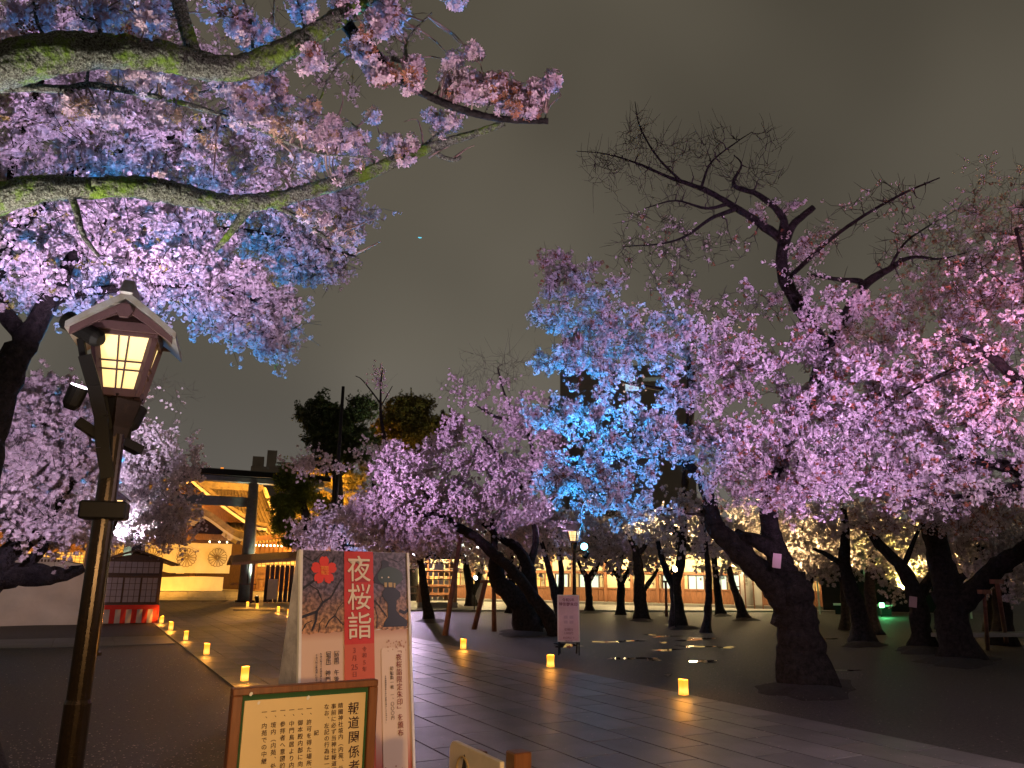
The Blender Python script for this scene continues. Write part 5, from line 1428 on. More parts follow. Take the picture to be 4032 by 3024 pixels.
# A: the thick forked cherry nearest on the right of the path (base 9.6, 8.5)
cherry('thickest forked cherry tree with a paper tag beside the path',
    [[(3162, 2706, 186), (3150, 2560, 162), (3138, 2420, 150), (3118, 2335, 142), (3092, 2260, 104, .05), (3062, 2180, 78, .1), (3036, 2090, 68, .2), (3026, 1980, 64, .2), (3050, 1870, 54, 0)],
     [(3125, 2420, 108), (3052, 2312, 92, -.15), (2975, 2236, 86, -.25), (2900, 2162, 80, -.3), (2838, 2100, 76, -.3), (2806, 2050, 66, -.2), (2790, 1960, 50, 0), (2740, 1860, 38, .3), (2640, 1790, 28, .5), (2500, 1740, 18, .6)],
     [(3080, 2200, 70, .1), (3005, 2140, 58, 0), (2900, 2110, 46, .2)],
     [(3060, 1870, 58, 0), (3110, 1700, 56, .3), (3180, 1580, 58, .5), (3235, 1450, 60, .7), (3215, 1330, 54, .7), (3130, 1180, 52, .9), (3080, 1060, 50, 1.0), (3085, 950, 46, 1.0)],
     [(3085, 950, 42, 1.0), (2990, 880, 32, 1.0), (2870, 800, 25, 1.1), (2770, 745, 22, 1.1), (2640, 700, 15, 1.2), (2500, 640, 9, 1.3), (2380, 605, 5, 1.4), (2270, 595, 3, 1.5)],
     [(2680, 712, 12, 1.1), (2590, 620, 9, 1.2), (2520, 500, 6, 1.3), (2500, 400, 3, 1.3)], [(2760, 742, 14, 1.1), (2800, 640, 9, 1.1), (2900, 560, 6, 1.1), (2960, 520, 3, 1.1)], [(2870, 802, 18, 1.1), (2780, 820, 12, 1), (2660, 790, 7, 1), (2540, 820, 4, 1)],
     [(3085, 960, 40, 1.0), (3130, 880, 28, 1.0), (3205, 815, 24, 1.0)],
     [(3085, 920, 40, 1.0), (3080, 850, 28, .9), (2990, 770, 22, .8), (2890, 728, 17, .8), (2920, 650, 8, .8), (2890, 610, 4, .8)],
     [(2900, 822, 20, 1.05), (2800, 860, 15, 1.1), (2700, 930, 10, 1.2), (2600, 960, 7, 1.3), (2460, 970, 4, 1.4)],
     [(3240, 1430, 46, .7), (3310, 1280, 42, .8), (3400, 1130, 34, .9), (3500, 1060, 24, 1.0), (3590, 1012, 13, 1.1), (3700, 1020, 7, 1.2), (3820, 990, 3, 1.2)], [(3500, 1060, 12, 1.0), (3560, 960, 9, 1.0), (3640, 900, 6, 1.0), (3760, 830, 3, 1.0)],
     [(3390, 1160, 26, .9), (3385, 1110, 24, .9), (3300, 1100, 16, .9), (3180, 1080, 10, .9)],
     [(3100, 1100, 20, .9), (3250, 960, 15, .7), (3400, 850, 12, .6), (3560, 760, 9, .5), (3700, 700, 5, .5)]],
    [(2200, 1080, .3, 90, 130, .6, 46, .8), (2180, 1250, .3, 110, 70, .6, 34, .9), (2210, 1420, .2, 120, 60, .7, 36), (2180, 1640, .2, 110, 60, .7, 30), (2330, 1620, .2, 190, 70, .8, 36), (2200, 1900, .2, 120, 100, .8, 40), (2320, 1150, .2, 120, 120, .8, 36, .8), (2300, 1310, 0, 160, 90, .8, 40), (2480, 1320, -.4, 260, 170, 1.0, 90), (2330, 1450, -.3, 170, 110, .9, 45), (2760, 1380, -.8, 260, 150, 1.2, 80), (3020, 1450, -.9, 260, 120, 1.1, 75), (3300, 1330, -.6, 280, 160, 1.2, 80),
     (2600, 1740, -.8, 270, 130, 1.0, 75), (2300, 1800, -.2, 170, 150, .9, 60), (2420, 1960, -.6, 200, 100, .9, 60), (2850, 1740, -1.2, 280, 120, 1.1, 80), (3100, 1800, -1.5, 260, 130, 1.1, 80), (2960, 1940, -1.0, 230, 90, .8, 48), (3260, 1640, -1.2, 260, 130, 1.2, 80), (3380, 1540, -1.6, 240, 120, 1.2, 70), (3320, 1860, -1.8, 200, 120, 1.1, 55), (3160, 1960, -1.4, 180, 80, 1, 36), (2700, 1560, 0, 260, 70, .9, 40),
     (3000, 1180, .2, 350, 90, 1.0, 55, .30), (2650, 1080, .6, 220, 120, 1.0, 40, .10),
     (2600, 660, 1.2, 330, 110, .9, 120, 0), (2500, 520, 1.4, 60, 120, .5, 60, 0), (2720, 560, 1.3, 230, 70, .6, 50, 0), (2380, 640, 1.4, 120, 70, .4, 50, 0), (2660, 820, 1.2, 200, 60, .7, 34, 0), (3000, 570, 1.1, 90, 50, .5, 14, 0), (3660, 900, 1, 170, 80, .7, 26, .16), (3780, 1020, 1, 160, 60, .7, 24, .16), (2960, 700, 1.0, 130, 100, .6, 60, 0), (2560, 940, 1.3, 180, 130, .8, 70, .04), (2780, 960, 1.2, 220, 90, .8, 50, .05), (3060, 840, 1.0, 110, 50, .5, 14, .8), (3140, 980, .9, 130, 70, .6, 18, .5),
     (3500, 780, .6, 170, 60, .5, 34, .12), (3300, 900, .8, 140, 80, .6, 22, .12), (3560, 1000, 1.0, 120, 90, .6, 22, .10)],
    seed=1, lod=1, spacing=.045, twig_n=3, twig_l=.24, mixc=LEAFMIX, flare=.10, fatten=1.5, nfac=.86, size=.88)

# B: thick tree at the right edge
cherry('dark thick cherry trunk with a heavy limb rising to the right edge',
    [[(3775, 2600, 150), (3750, 2450, 132), (3735, 2320, 140), (3700, 2210, 108), (3670, 2080, 96), (3640, 1980, 80, .2), (3560, 1850, 50, .2)],
     [(3760, 2400, 110), (3850, 2310, 92, -.3), (3930, 2230, 84, -.5), (4010, 2180, 76, -.7), (4120, 2120, 66, -1.0)],
     [(3745, 2300, 60), (3800, 2265, 30, 0)],
     [(3650, 2040, 60, .1), (3750, 1850, 50, -.4), (3850, 1700, 44, -.8), (3900, 1500, 34, -1.0)]],
    [(3480, 1880, -1.5, 230, 130, 1.2, 70), (3560, 1660, -2, 220, 130, 1.2, 60), (3850, 2030, -3, 200, 60, 1.2, 40), (3560, 2040, -1.6, 200, 60, 1.2, 40), (3760, 1900, -2.6, 220, 90, 1.2, 46), (3700, 1720, -2.4, 260, 150, 1.4, 50), (3620, 1500, -1.8, 240, 140, 1.4, 60, .8),
     (3600, 1240, -1.0, 260, 130, 1.4, 90, .55), (3900, 1180, -2.6, 220, 170, 1.4, 100, .6), (3800, 980, -1.2, 260, 130, 1.4, 90, .38), (3980, 760, -1.4, 160, 160, 1.2, 60, .20)],
    seed=2, ws=0.72, lod=1, spacing=.066, twig_n=3, twig_l=.36, mixc=((.40, .20, .13), .18), flare=.35, nfac=1.1)
cherry('cherry tree just beyond the right edge whose brightest blossoms hang into view',
    [[(4520, 3000, 220), (4480, 2500, 190), (4400, 2200, 150), (4300, 2050, 120), (4200, 1950, 90), (4080, 1880, 62), (3940, 1830, 40), (3780, 1800, 24)],
     [(4300, 2050, 80), (4180, 1750, 66), (4050, 1550, 46), (3900, 1400, 30), (3760, 1320, 18)], [(4100, 1890, 34), (3900, 1940, 22), (3720, 1960, 12)], [(4180, 1750, 40), (4080, 1450, 30), (4060, 1150, 20), (4000, 900, 12)], [(3900, 1400, 20), (3700, 1480, 14), (3560, 1560, 8)]],
    [(3900, 1830, 0, 200, 100, 1.0, 60), (3640, 1850, .3, 180, 100, 1.0, 44, .9), (3420, 1800, .8, 160, 90, .9, 30, .8), (3980, 1960, -.3, 130, 60, .6, 20), (3740, 1980, 0, 170, 50, .7, 24, .8), (3980, 1620, 0, 160, 120, 1.0, 44), (3720, 1600, .3, 190, 110, 1.0, 40, .8), (3480, 1620, .8, 150, 90, .9, 26, .7), (3900, 1380, .3, 190, 110, 1.0, 40, .7), (4020, 1150, .5, 120, 110, .9, 22, .6), (3640, 1390, .6, 150, 80, .9, 22, .6), (4000, 900, .8, 110, 110, .9, 20, .2), (3800, 1150, .8, 150, 80, .9, 22, .3)],
    seed=9, lod=1, spacing=.054, twig_n=3, twig_l=.26, D=10.2, mixc=LEAFMIX, flare=.1, fatten=1.4, nfac=.86, size=.84)
# C: v-shaped
cherry('v forked cherry tree with a small paper tag near the pale tent',
    [[(3640, 2556, 120), (3625, 2440, 105), (3600, 2340, 98), (3560, 2250, 74), (3500, 2180, 62), (3450, 2130, 54), (3400, 2060, 34, .3)],
     [(3610, 2360, 70), (3660, 2280, 52), (3680, 2200, 40), (3660, 2120, 30)],
     [(3560, 2225, 36), (3590, 2150, 24), (3620, 2080, 16)]],
    [(3450, 2090, 1, 220, 80, 1.5, 50, .8), (3750, 2120, 2, 220, 90, 2.0, 50, .8)], seed=3, ws=0.6, lod=2, spacing=.11, flare=.4)
cherry('leaning dark cherry trunk with a hanging white tag, right of the nearest tree',
    [[(3400, 2536, 105), (3385, 2440, 92), (3345, 2300, 70), (3325, 2200, 58), (3330, 2100, 44), (3320, 2000, 30)],
     [(3330, 2230, 36), (3250, 2180, 26), (3200, 2160, 14)]],
    [(3250, 2080, 1.5, 200, 80, 1.5, 45, .8), (3400, 2000, 1.5, 200, 80, 1.5, 45, .8)], seed=4, ws=0.66, lod=2, spacing=.11, flare=.4)
cherry('slender dark cherry trunk behind the nearest tree, just left of the warm lamp',
    [[(3335, 2470, 66), (3330, 2350, 56), (3315, 2230, 48), (3290, 2120, 34)]],
    [(3250, 2120, 0, 200, 70, 2, 36), (3450, 2110, 0, 190, 80, 2, 36)], seed=5, ws=0.62, lod=3, spacing=.16, D=28, flare=.5)
cherry('broad dark cherry trunk standing between the leaning trunk and the pale tent',
    [[(3440, 2495, 92), (3430, 2380, 76), (3425, 2260, 64), (3440, 2150, 44)]],
    [(3560, 2090, 4, 200, 60, 2, 40), (3350, 2080, 0, 190, 60, 2, 30)], seed=6, ws=0.5, lod=3, spacing=.16, D=26, flare=.4)
# trunks in front of the office building
H_ = [('dark cherry trunk with curved right limb before the plaster walls',
       [[(2525, 2443, 78), (2522, 2340, 66), (2515, 2230, 60), (2500, 2160, 40), (2470, 2100, 26)], [(2525, 2330, 34), (2560, 2290, 26), (2590, 2240, 16)], [(2510, 2190, 36), (2560, 2120, 24)]],
       [(2450, 2110, 0, 190, 70, 2, 40, .8), (2620, 2060, 1, 170, 70, 2, 36, .8)], None),
      ('forked cherry tree glowing warm in its crotch, right of the plaster walls',
       [[(2675, 2472, 92), (2665, 2380, 74), (2660, 2300, 60), (2680, 2210, 50), (2690, 2100, 44), (2700, 1900, 44), (2715, 1650, 50), (2722, 1500, 54), (2715, 1400, 30)],
        [(2660, 2320, 48), (2625, 2250, 40), (2600, 2180, 30), (2590, 2130, 24)], [(2715, 1600, 34), (2620, 1540, 26), (2480, 1510, 16), (2350, 1470, 9)]],
       [(2640, 2090, 0, 200, 80, 2, 44, .9), (2820, 2060, 1, 150, 70, 2, 30, .8), (2700, 1250, 2, 330, 130, 2, 46, .06), (2450, 1500, 2, 130, 70, 1, 16, .1)], None),
      ('thin leaning cherry trunk, bare and smooth, left of the nearest tree',
       [[(2779, 2491, 50), (2788, 2400, 42), (2790, 2300, 36), (2785, 2200, 30), (2770, 2080, 22), (2760, 1980, 16)]],
       [(2800, 2120, 0, 130, 80, 1.5, 30, .8), (2700, 2030, 0, 150, 60, 1.5, 26, .8)], None),
      ('short cherry trunk before the office windows, right of the thin leaning trunk',
       [[(2838, 2424, 52), (2825, 2340, 42), (2820, 2260, 34), (2810, 2180, 26)]], [(2830, 2190, 0, 130, 70, 2, 34, .9), (2900, 2150, 0, 130, 60, 2, 26, .9)], None),
      ('leaning cherry trunk beside the pair of tall signboards',
       [[(2930, 2440, 60), (2910, 2370, 46), (2885, 2300, 36), (2870, 2230, 28)]], [(2900, 2200, 0, 120, 70, 2, 30, .9), (2990, 2180, 2, 150, 80, 2, 30, .9)], None),
      ('dark cherry trunk under the blue lit blossoms, right of the lamp post',
       [[(2323, 2412, 52), (2318, 2340, 40), (2312, 2280, 40), (2290, 2240, 22), (2270, 2190, 14)], [(2316, 2290, 36), (2350, 2230, 34), (2390, 2160, 26), (2410, 2080, 18)]],
       [(2400, 2090, 0, 170, 80, 2.5, 50, .9), (2250, 2150, 0, 110, 60, 2, 30, .9), (2560, 2170, 1, 110, 50, 2, 20, .9)], None),
      ('broad double trunked cherry tree beside the white floodlight, left of the leaning giant',
       [[(1855, 2386, 62), (1850, 2310, 50), (1840, 2250, 42), (1830, 2180, 28)], [(1862, 2340, 34), (1885, 2280, 30), (1900, 2210, 22)]],
       [(1800, 2190, 0, 190, 60, 2.5, 50, 1), (1980, 2200, 0, 170, 60, 2.5, 44, 1), (1880, 2110, 0, 200, 60, 2.5, 36, 1)], None),
      ('leaning dark cherry trunk beside the plaque rack, right of the poster',
       [[(1690, 2446, 62), (1680, 2370, 50), (1665, 2280, 42), (1652, 2200, 34), (1640, 2120, 22)]],
       [(1600, 2080, 0, 150, 70, 2, 44, 1), (1720, 2140, 0, 140, 70, 2, 40, 1), (1680, 2020, 0, 170, 60, 2, 36, 1)], None),
      ('upright cherry trunk forking low, left of the white notice stand',
       [[(2205, 2455, 62), (2195, 2380, 52), (2170, 2280, 40), (2150, 2200, 30), (2130, 2120, 20)], [(2195, 2390, 44), (2210, 2300, 36), (2205, 2200, 28), (2190, 2110, 18)]],
       [(2150, 2120, 0, 170, 80, 2, 44, 1), (2280, 2060, 0, 130, 60, 2, 26, 1), (2080, 2030, 0, 140, 80, 2, 34, 1)], None)]
for i, (lab, limbs, blobs, D_) in enumerate(H_):
    cherry(lab, limbs, blobs, ws=.66, seed=20+i, lod=3 if i not in (1,) else 2, spacing=.125, twig_n=3, twig_l=.5, D=D_, flare=.3, size=.85, jit=.07, nfac=1.15)
# leaning giant and long reaching trunk, centre
cherry('massive cherry trunk leaning left onto wooden props, centre of the grove',
    [[(2085, 2492, 135), (2060, 2400, 120), (2010, 2340, 100), (1965, 2290, 90), (1952, 2250, 84, 0), (1946, 2190, 46, .3), (1945, 2120, 34, .4), (1935, 2040, 22, .4)],
     [(2090, 2450, 90, .4), (2090, 2330, 78, .5), (2080, 2240, 66, .6), (2050, 2175, 56, .6), (2015, 2140, 46, .6), (1985, 2130, 34, .6), (1900, 2060, 22, .6)],
     [(2080, 2250, 40, .6), (2110, 2120, 34, 1), (2080, 1980, 28, 1.4), (2040, 1900, 22, 1.6), (1960, 1790, 18, 1.7), (1900, 1720, 14, 1.8)],
     [(2080, 1980, 24, 1.4), (2100, 1800, 24, 1.6), (2060, 1680, 20, 1.8), (1950, 1640, 16, 2.0), (1880, 1600, 10, 2.2)],
     [(2060, 1690, 14, 1.8), (1990, 1560, 12, 1.8), (1960, 1450, 8, 1.8)]],
    [(1850, 1740, 1.8, 190, 110, 1.6, 60, .95), (2080, 1650, 1.5, 150, 100, 1.5, 45, .9), (1700, 1880, 1.5, 200, 110, 1.6, 66), (1960, 1860, 1.0, 200, 110, 1.6, 70), (2130, 1800, .8, 100, 120, 1.4, 40), (1800, 2020, .6, 210, 80, 1.6, 62), (2020, 2040, .6, 170, 80, 1.5, 50), (1930, 1560, 2, 170, 90, 1.3, 34, .35),
     (1980, 1460, 2, 180, 80, 1.2, 44, .0), (1800, 1520, 2, 90, 50, .8, 16, .05), (2060, 1980, .8, 120, 60, 1.2, 22)],
    seed=40, ws=.74, lod=2, spacing=.105, twig_n=3, twig_l=.42, flare=.45, nfac=1.3, fatten=1.2, size=.95, jit=.05)
cherry('long thin cherry trunk reaching far up to the left over a slanting prop',
    [[(2203, 2503, 66), (2150, 2420, 50), (2070, 2310, 44), (2000, 2230, 42), (1940, 2180, 42), (1880, 2120, 38, -.1), (1820, 2085, 36, -.2), (1760, 2050, 28, -.3), (1712, 2022, 22, -.4), (1665, 2030, 17, -.5), (1640, 2020, 14, -.5), (1615, 1978, 12, -.5)],
     [(1760, 2050, 20, -.3), (1700, 1980, 14, -.3), (1640, 1900, 9, -.3)]],
    [(1600, 1960, -.3, 170, 90, 1.3, 56), (1480, 2060, .5, 130, 80, 1.3, 48), (1700, 2090, 0, 150, 60, 1.2, 40), (1560, 1840, .5, 130, 70, 1.3, 36, .7), (1560, 2140, .5, 110, 50, 1.2, 34), (1850, 1980, 0, 160, 60, 1.2, 34)],
    seed=41, lod=2, spacing=.105, twig_n=3, twig_l=.40, flare=.3, nfac=1.3, fatten=1.1, size=.95, jit=.05)
def mound(px, py, rx, ry, h=.10):
    c = G(px, py); V = [(c[0], c[1], h)]; n = 22
    for k in range(n):
        a = 2*math.pi*k/n; j = 1+.16*math.sin(3*a+px)+.10*math.sin(7*a+py)
        q = G(px+rx*math.cos(a)*j, py+ry*math.sin(a)*j); m_ = c*.45+q*.55; V += [(m_[0], m_[1], h*.75), (q[0], q[1], -.01)]
    F = []
    for k in range(n):
        a, b_ = 1+2*k, 1+2*((k+1) % n); F += [(0, a, b_), (a, a+1, b_+1, b_)]
    tag(MB().add(V, F).build('root_mound', M['humus'], None, smooth=True), kind='structure')
M['humus'] = mat('dark_humus', (0.012, 0.009, 0.009), .9, col2=(0.03, 0.022, 0.02), vscale=14, bump=1.0, bscale=60)
for q in ((3190, 2716, 205, 44), (3780, 2606, 170, 26), (3640, 2562, 130, 16), (3400, 2540, 90, 12), (2075, 2494, 130, 16), (1700, 2448, 60, 6), (2530, 2444, 50, 6), (2690, 2474, 66, 8), (2935, 2442, 60, 5), (2842, 2425, 40, 5), (2325, 2412, 44, 5)): mound(*q)
def prop(label, base, topp, D, w=.075):
    a = G(*base); b_ = H(*topp, D); t = thing('prop_pole', label, 'prop', (a[0], a[1], 0))
    MB().cyl((0, 0, 0), (b_-a), w/2+.012, w/2, 10).build('pole', M['prop'], t, smooth=True); MB().box(b_-a, (.3, .1, .08)).build('cross_pad', M['prop'], t)
prop('long slanting wooden prop under the reaching trunk', (1752, 2503), (1816, 2100), 22.2, .12)
prop('reddish wooden prop leaning under the burl, left of a pair', (1867, 2478), (1912, 2290), 23.4, .13)
prop('reddish upright wooden prop under the burl, right of a pair', (1946, 2487), (1944, 2290), 23.2, .12)
prop('pale bamboo prop slanting under the right edge limb', (3965, 2540), (3925, 2290), 17.6, .08)
prop('thin dark prop beside the bamboo prop at the right edge', (3890, 2560), (3875, 2330), 18.5, .07)
prop('thin post with a short crossbar before the office window', (2625, 2427), (2621, 2290), dist(G(2625, 2427)), .10)

# left of the frame
cherry('towering cherry tree whose lit crown fills the upper left sky',
    [[(-170, 2900, 200), (-120, 2000, 150), (-40, 1620, 120), (60, 1420, 95), (140, 1280, 75), (230, 1120, 55), (330, 960, 36, .3), (520, 800, 26, .5)],
     [(100, 1350, 60), (-20, 1150, 56, .2), (40, 950, 46, .5), (200, 760, 34, .8), (420, 620, 24, 1), (760, 520, 16, 1.2), (1000, 480, 10, 1.4)],
     [(200, 1180, 44, 0), (420, 1140, 32, .2), (640, 1120, 24, .3), (860, 1140, 18, .5), (1020, 1190, 12, .6)],
     [(330, 960, 32, .3), (620, 930, 22, .8), (900, 900, 18, 1), (1180, 950, 13, 1.1), (1400, 1010, 8, 1.2)],
     [(40, 950, 34, .5), (60, 600, 28, 1), (180, 300, 22, 1.4), (330, 60, 16, 1.7)]],
    [(150, 300, 1.6, 260, 200, 1.3, 110), (520, 120, 1.9, 330, 130, 1.2, 90, .8), (420, 480, 1.4, 300, 160, 1.3, 120), (820, 420, 1.6, 260, 130, 1.2, 75, .8), (150, 650, 1.0, 230, 150, 1.2, 80), (620, 700, 1.2, 260, 130, 1.2, 95), (1000, 640, 1.6, 220, 110, 1.1, 50, .5),
     (250, 950, .5, 280, 110, 1.1, 90), (650, 950, .8, 300, 110, 1.1, 110), (1050, 860, 1.2, 220, 120, 1.1, 75, .9), (1330, 830, 1.6, 150, 60, .8, 34, .8), (1300, 1000, 1.3, 140, 80, .9, 40, .4), (1180, 1020, 1.2, 140, 80, .8, 34, .8),
     (120, 1130, .2, 190, 80, .8, 44), (480, 1130, .3, 240, 80, .9, 75), (850, 1150, .5, 220, 80, .9, 70), (1080, 1240, .7, 110, 60, .7, 30), (960, 1280, .6, 150, 40, .6, 24, .9), (1090, 1370, .7, 50, 30, .3, 8), (1000, 120, 1.9, 140, 90, .8, 18, .3), (1300, 320, 2.0, 140, 90, .8, 14, .3), (1580, 130, 2.2, 100, 90, .6, 14, .3)],
    seed=50, lod=1, spacing=.050, twig_n=3, twig_l=.28, D=8.0, mixc=((.42, .36, .10), .02), flare=.3, nfac=1.2, fatten=1.1, size=.86)
cherry('bright white lit cherry tree standing behind the sales booth',
    [[(535, 2425, 62), (538, 2260, 44), (545, 2150, 38), (520, 2080, 32), (480, 1990, 30), (455, 1930, 26), (520, 1850, 20), (575, 1760, 14)],
     [(480, 1990, 26), (400, 1900, 20), (300, 1830, 14)], [(520, 2080, 24), (420, 2050, 22), (330, 2050, 18), (200, 2100, 14), (100, 2150, 10)], [(545, 2130, 24), (620, 2010, 16), (700, 1920, 10)]],
    [(650, 2000, -1, 130, 110, 2, 70), (700, 2100, -1, 60, 70, 1.5, 26), (600, 1830, 0, 160, 110, 2, 70, .9), (470, 1900, -1, 140, 120, 2, 70), (560, 2100, -1, 100, 70, 1.6, 36), (740, 1830, 0, 60, 60, 1.2, 16, .7), (330, 1930, 0, 200, 130, 2.2, 90), (120, 1950, 0, 180, 140, 2.2, 80), (330, 2080, 0, 180, 80, 2, 60, .9), (620, 1700, 0, 150, 60, 1.4, 22, .4), (430, 1640, 0, 160, 110, 1.6, 34, .5), (640, 1560, 0, 130, 70, 1.2, 20, .03)],
    seed=51, lod=2, spacing=.095, twig_n=3, twig_l=.5, D=31.5, flare=.2, nfac=1.35, size=1.05, jit=.07, fatten=1.3)
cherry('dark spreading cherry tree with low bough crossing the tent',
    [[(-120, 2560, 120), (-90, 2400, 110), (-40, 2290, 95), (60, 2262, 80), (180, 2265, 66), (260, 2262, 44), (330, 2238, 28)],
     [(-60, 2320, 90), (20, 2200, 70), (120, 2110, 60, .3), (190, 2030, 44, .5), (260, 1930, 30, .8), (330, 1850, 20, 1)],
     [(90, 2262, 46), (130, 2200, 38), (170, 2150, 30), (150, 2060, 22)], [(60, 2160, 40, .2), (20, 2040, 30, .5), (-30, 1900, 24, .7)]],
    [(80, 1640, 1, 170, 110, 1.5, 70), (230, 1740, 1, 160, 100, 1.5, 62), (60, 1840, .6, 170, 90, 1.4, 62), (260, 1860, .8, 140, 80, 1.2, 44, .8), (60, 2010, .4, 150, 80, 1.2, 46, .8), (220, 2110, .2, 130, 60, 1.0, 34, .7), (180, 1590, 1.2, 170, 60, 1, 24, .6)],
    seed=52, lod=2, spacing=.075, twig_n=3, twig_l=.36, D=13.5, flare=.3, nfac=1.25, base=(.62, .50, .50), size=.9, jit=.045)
# cherries behind the conifers, left of the centre
cherry('low cherry tree lit violet and blue, left of the first lamp behind the poster',
    [[(1400, 2400, 60), (1400, 2300, 44), (1380, 2200, 36), (1340, 2120, 24), (1280, 2080, 14)], [(1400, 2280, 30), (1450, 2180, 24), (1490, 2100, 14)]],
    [(1260, 2080, 0, 110, 70, 2, 50), (1380, 2110, 0, 120, 60, 2, 48), (1500, 2140, 0, 120, 50, 2, 44), (1350, 2030, 0, 90, 40, 2, 24, .8), (1450, 2040, 0, 110, 60, 2, 34, .8), (1230, 2160, 0, 60, 30, 1.4, 16, .9)],
    seed=53, lod=3, spacing=.14, twig_n=3, twig_l=.6, D=33, size=.85, jit=.09, nfac=1.2)
cherry('dim tall cherry tree with pale pruned limbs between conifer and centre grove',
    [[(1560, 2400, 50), (1560, 2200, 36), (1550, 2050, 30), (1545, 1950, 30), (1530, 1880, 24), (1520, 1760, 18), (1500, 1640, 12), (1500, 1520, 7), (1505, 1460, 4)], [(1545, 1960, 26), (1480, 1930, 20), (1470, 1880, 14)], [(1500, 1590, 7), (1430, 1500, 4), (1400, 1480, 3)], [(1500, 1600, 6), (1545, 1520, 3)]],
    [(1480, 1800, 0, 120, 80, 2, 36, .4), (1620, 1840, 0, 110, 80, 2, 34, .5), (1260, 1830, 0, 110, 34, 1.6, 24, .5), (1190, 1830, 0, 70, 30, 1.3, 14, .5), (1480, 1960, 0, 90, 40, 1.8, 20, .6), (1500, 1500, 0, 40, 50, .5, 8, .6)],
    seed=54, lod=3, spacing=.13, twig_n=3, twig_l=.55, D=29, size=.8, jit=.08, nfac=1.2)
# rows of trees far back under the canopy
for i, (px, py, lab) in enumerate(((2440, 2395, 'small far cherry tree against the cream plaster wall'), (3060, 2405, 'far cherry tree hidden behind the nearest trunk'), (3890, 2420, 'far warm lit cherry tree behind the right edge limb'), (3700, 2400, 'far warm lit cherry tree behind the v forked trunk'), (2010, 2385, 'far white lit cherry tree behind the leaning giant'), (3180, 2400, 'far warm lit cherry tree right of the nearest trunk'))):
    cherry(lab, [[(px, py, 34), (px+6, py-80, 28), (px-4, py-140, 22), (px+10, py-220, 14)], [(px+3, py-90, 20), (px+50, py-180, 12)], [(px+3, py-110, 18), (px-60, py-190, 10)]],
        [(px-80, py-210, 0, 120, 45, 2.5, 40), (px+80, py-215, 0, 120, 50, 2.5, 40), (px, py-270, 0, 170, 55, 2.5, 50), (px+40, py-150, -1, 120, 25, 2, 16), (px-40, py-340, 0, 170, 50, 2.5, 30, .8)],
        seed=60+i, lod=3, spacing=.15, twig_n=2, twig_l=.6, D=34 if px < 3000 else 30, size=1.0, jit=.10, flare=.4)
# warm blossom mass low at the right
cherry('warm lit cherry tree spreading low behind the right edge trunks',
    [[(3950, 2470, 60), (3940, 2330, 50), (3900, 2220, 36), (3850, 2150, 22)], [(3935, 2300, 34), (4000, 2180, 26), (4060, 2080, 16)], [(3900, 2230, 24), (3780, 2180, 18)]],
    [(3850, 2150, 0, 170, 90, 2, 75), (3990, 2100, 0, 130, 100, 2, 60), (3940, 2260, 0, 120, 60, 1.8, 46), (3780, 2240, 0, 80, 60, 1.6, 30), (3500, 2200, 2, 150, 60, 1.6, 40, .9), (3250, 2220, 4, 140, 70, 2, 44, .9), (3560, 2290, 3, 90, 40, 1.2, 20, .8)],
    seed=70, lod=3, spacing=.13, twig_n=3, twig_l=.5, D=24, size=.8, jit=.08, nfac=1.2)

# conifer and round evergreen
cherry('dark layered conifer with drooping boughs right of the torii',
    [[(1320, 2410, 60), (1325, 2150, 46), (1330, 1950, 40), (1328, 1800, 34), (1330, 1680, 26), (1335, 1620, 16)], [(1330, 1720, 16), (1230, 1640, 10), (1185, 1610, 5)], [(1332, 1660, 12), (1290, 1590, 7), (1262, 1570, 4)], [(1330, 1680, 14), (1400, 1620, 8), (1455, 1575, 4)],
     [(1328, 1790, 14), (1240, 1760, 8)], [(1328, 1800, 14), (1420, 1740, 8)]],
    [(1215, 1632, 0, 45, 13, .8, 24), (1262, 1585, 0, 14, 22, .5, 10), (1290, 1612, 0, 50, 12, .9, 20), (1350, 1640, 0, 70, 14, 1, 30), (1430, 1590, 0, 40, 12, .8, 16), (1410, 1628, 0, 60, 13, 1.1, 24), (1240, 1672, 0, 60, 12, 1, 24), (1345, 1690, 0, 100, 16, 1.4, 40), (1260, 1722, 0, 55, 13, 1.2, 22), (1400, 1735, 0, 90, 18, 1.4, 34), (1300, 1775, 0, 90, 15, 1.2, 26), (1400, 1800, 0, 90, 20, 1.4, 26), (1280, 1840, 0, 80, 14, 1.4, 18, .8)],
    seed=80, lod='needle', spacing=.13, twig_n=3, twig_l=.5, D=42, base=(.045, .060, .024), name='conifer_tree', leafmat=M['leaf'], part='needles', size=1.0, jit=.10, flare=.2, nfac=1.3, fatten=1.6)
cherry('round topped olive evergreen behind the centre grove',
    [[(1620, 2390, 50), (1615, 2100, 44), (1610, 1850, 34), (1610, 1700, 20)]],
    [(1590, 1640, 0, 90, 70, 2, 80), (1690, 1700, 0, 80, 60, 2, 60), (1760, 1690, 0, 60, 50, 1.6, 40), (1540, 1700, 0, 70, 60, 2, 50), (1620, 1740, 0, 150, 60, 2.4, 90), (1640, 1600, 0, 60, 40, 1.4, 30)],
    seed=81, lod='needle', spacing=.13, twig_n=3, twig_l=.5, D=48, base=(.10, .085, .022), name='evergreen_tree', leafmat=M['leaf'], part='leaves', size=1.1, jit=.12, flare=.2, nfac=1.3, fatten=1.6)
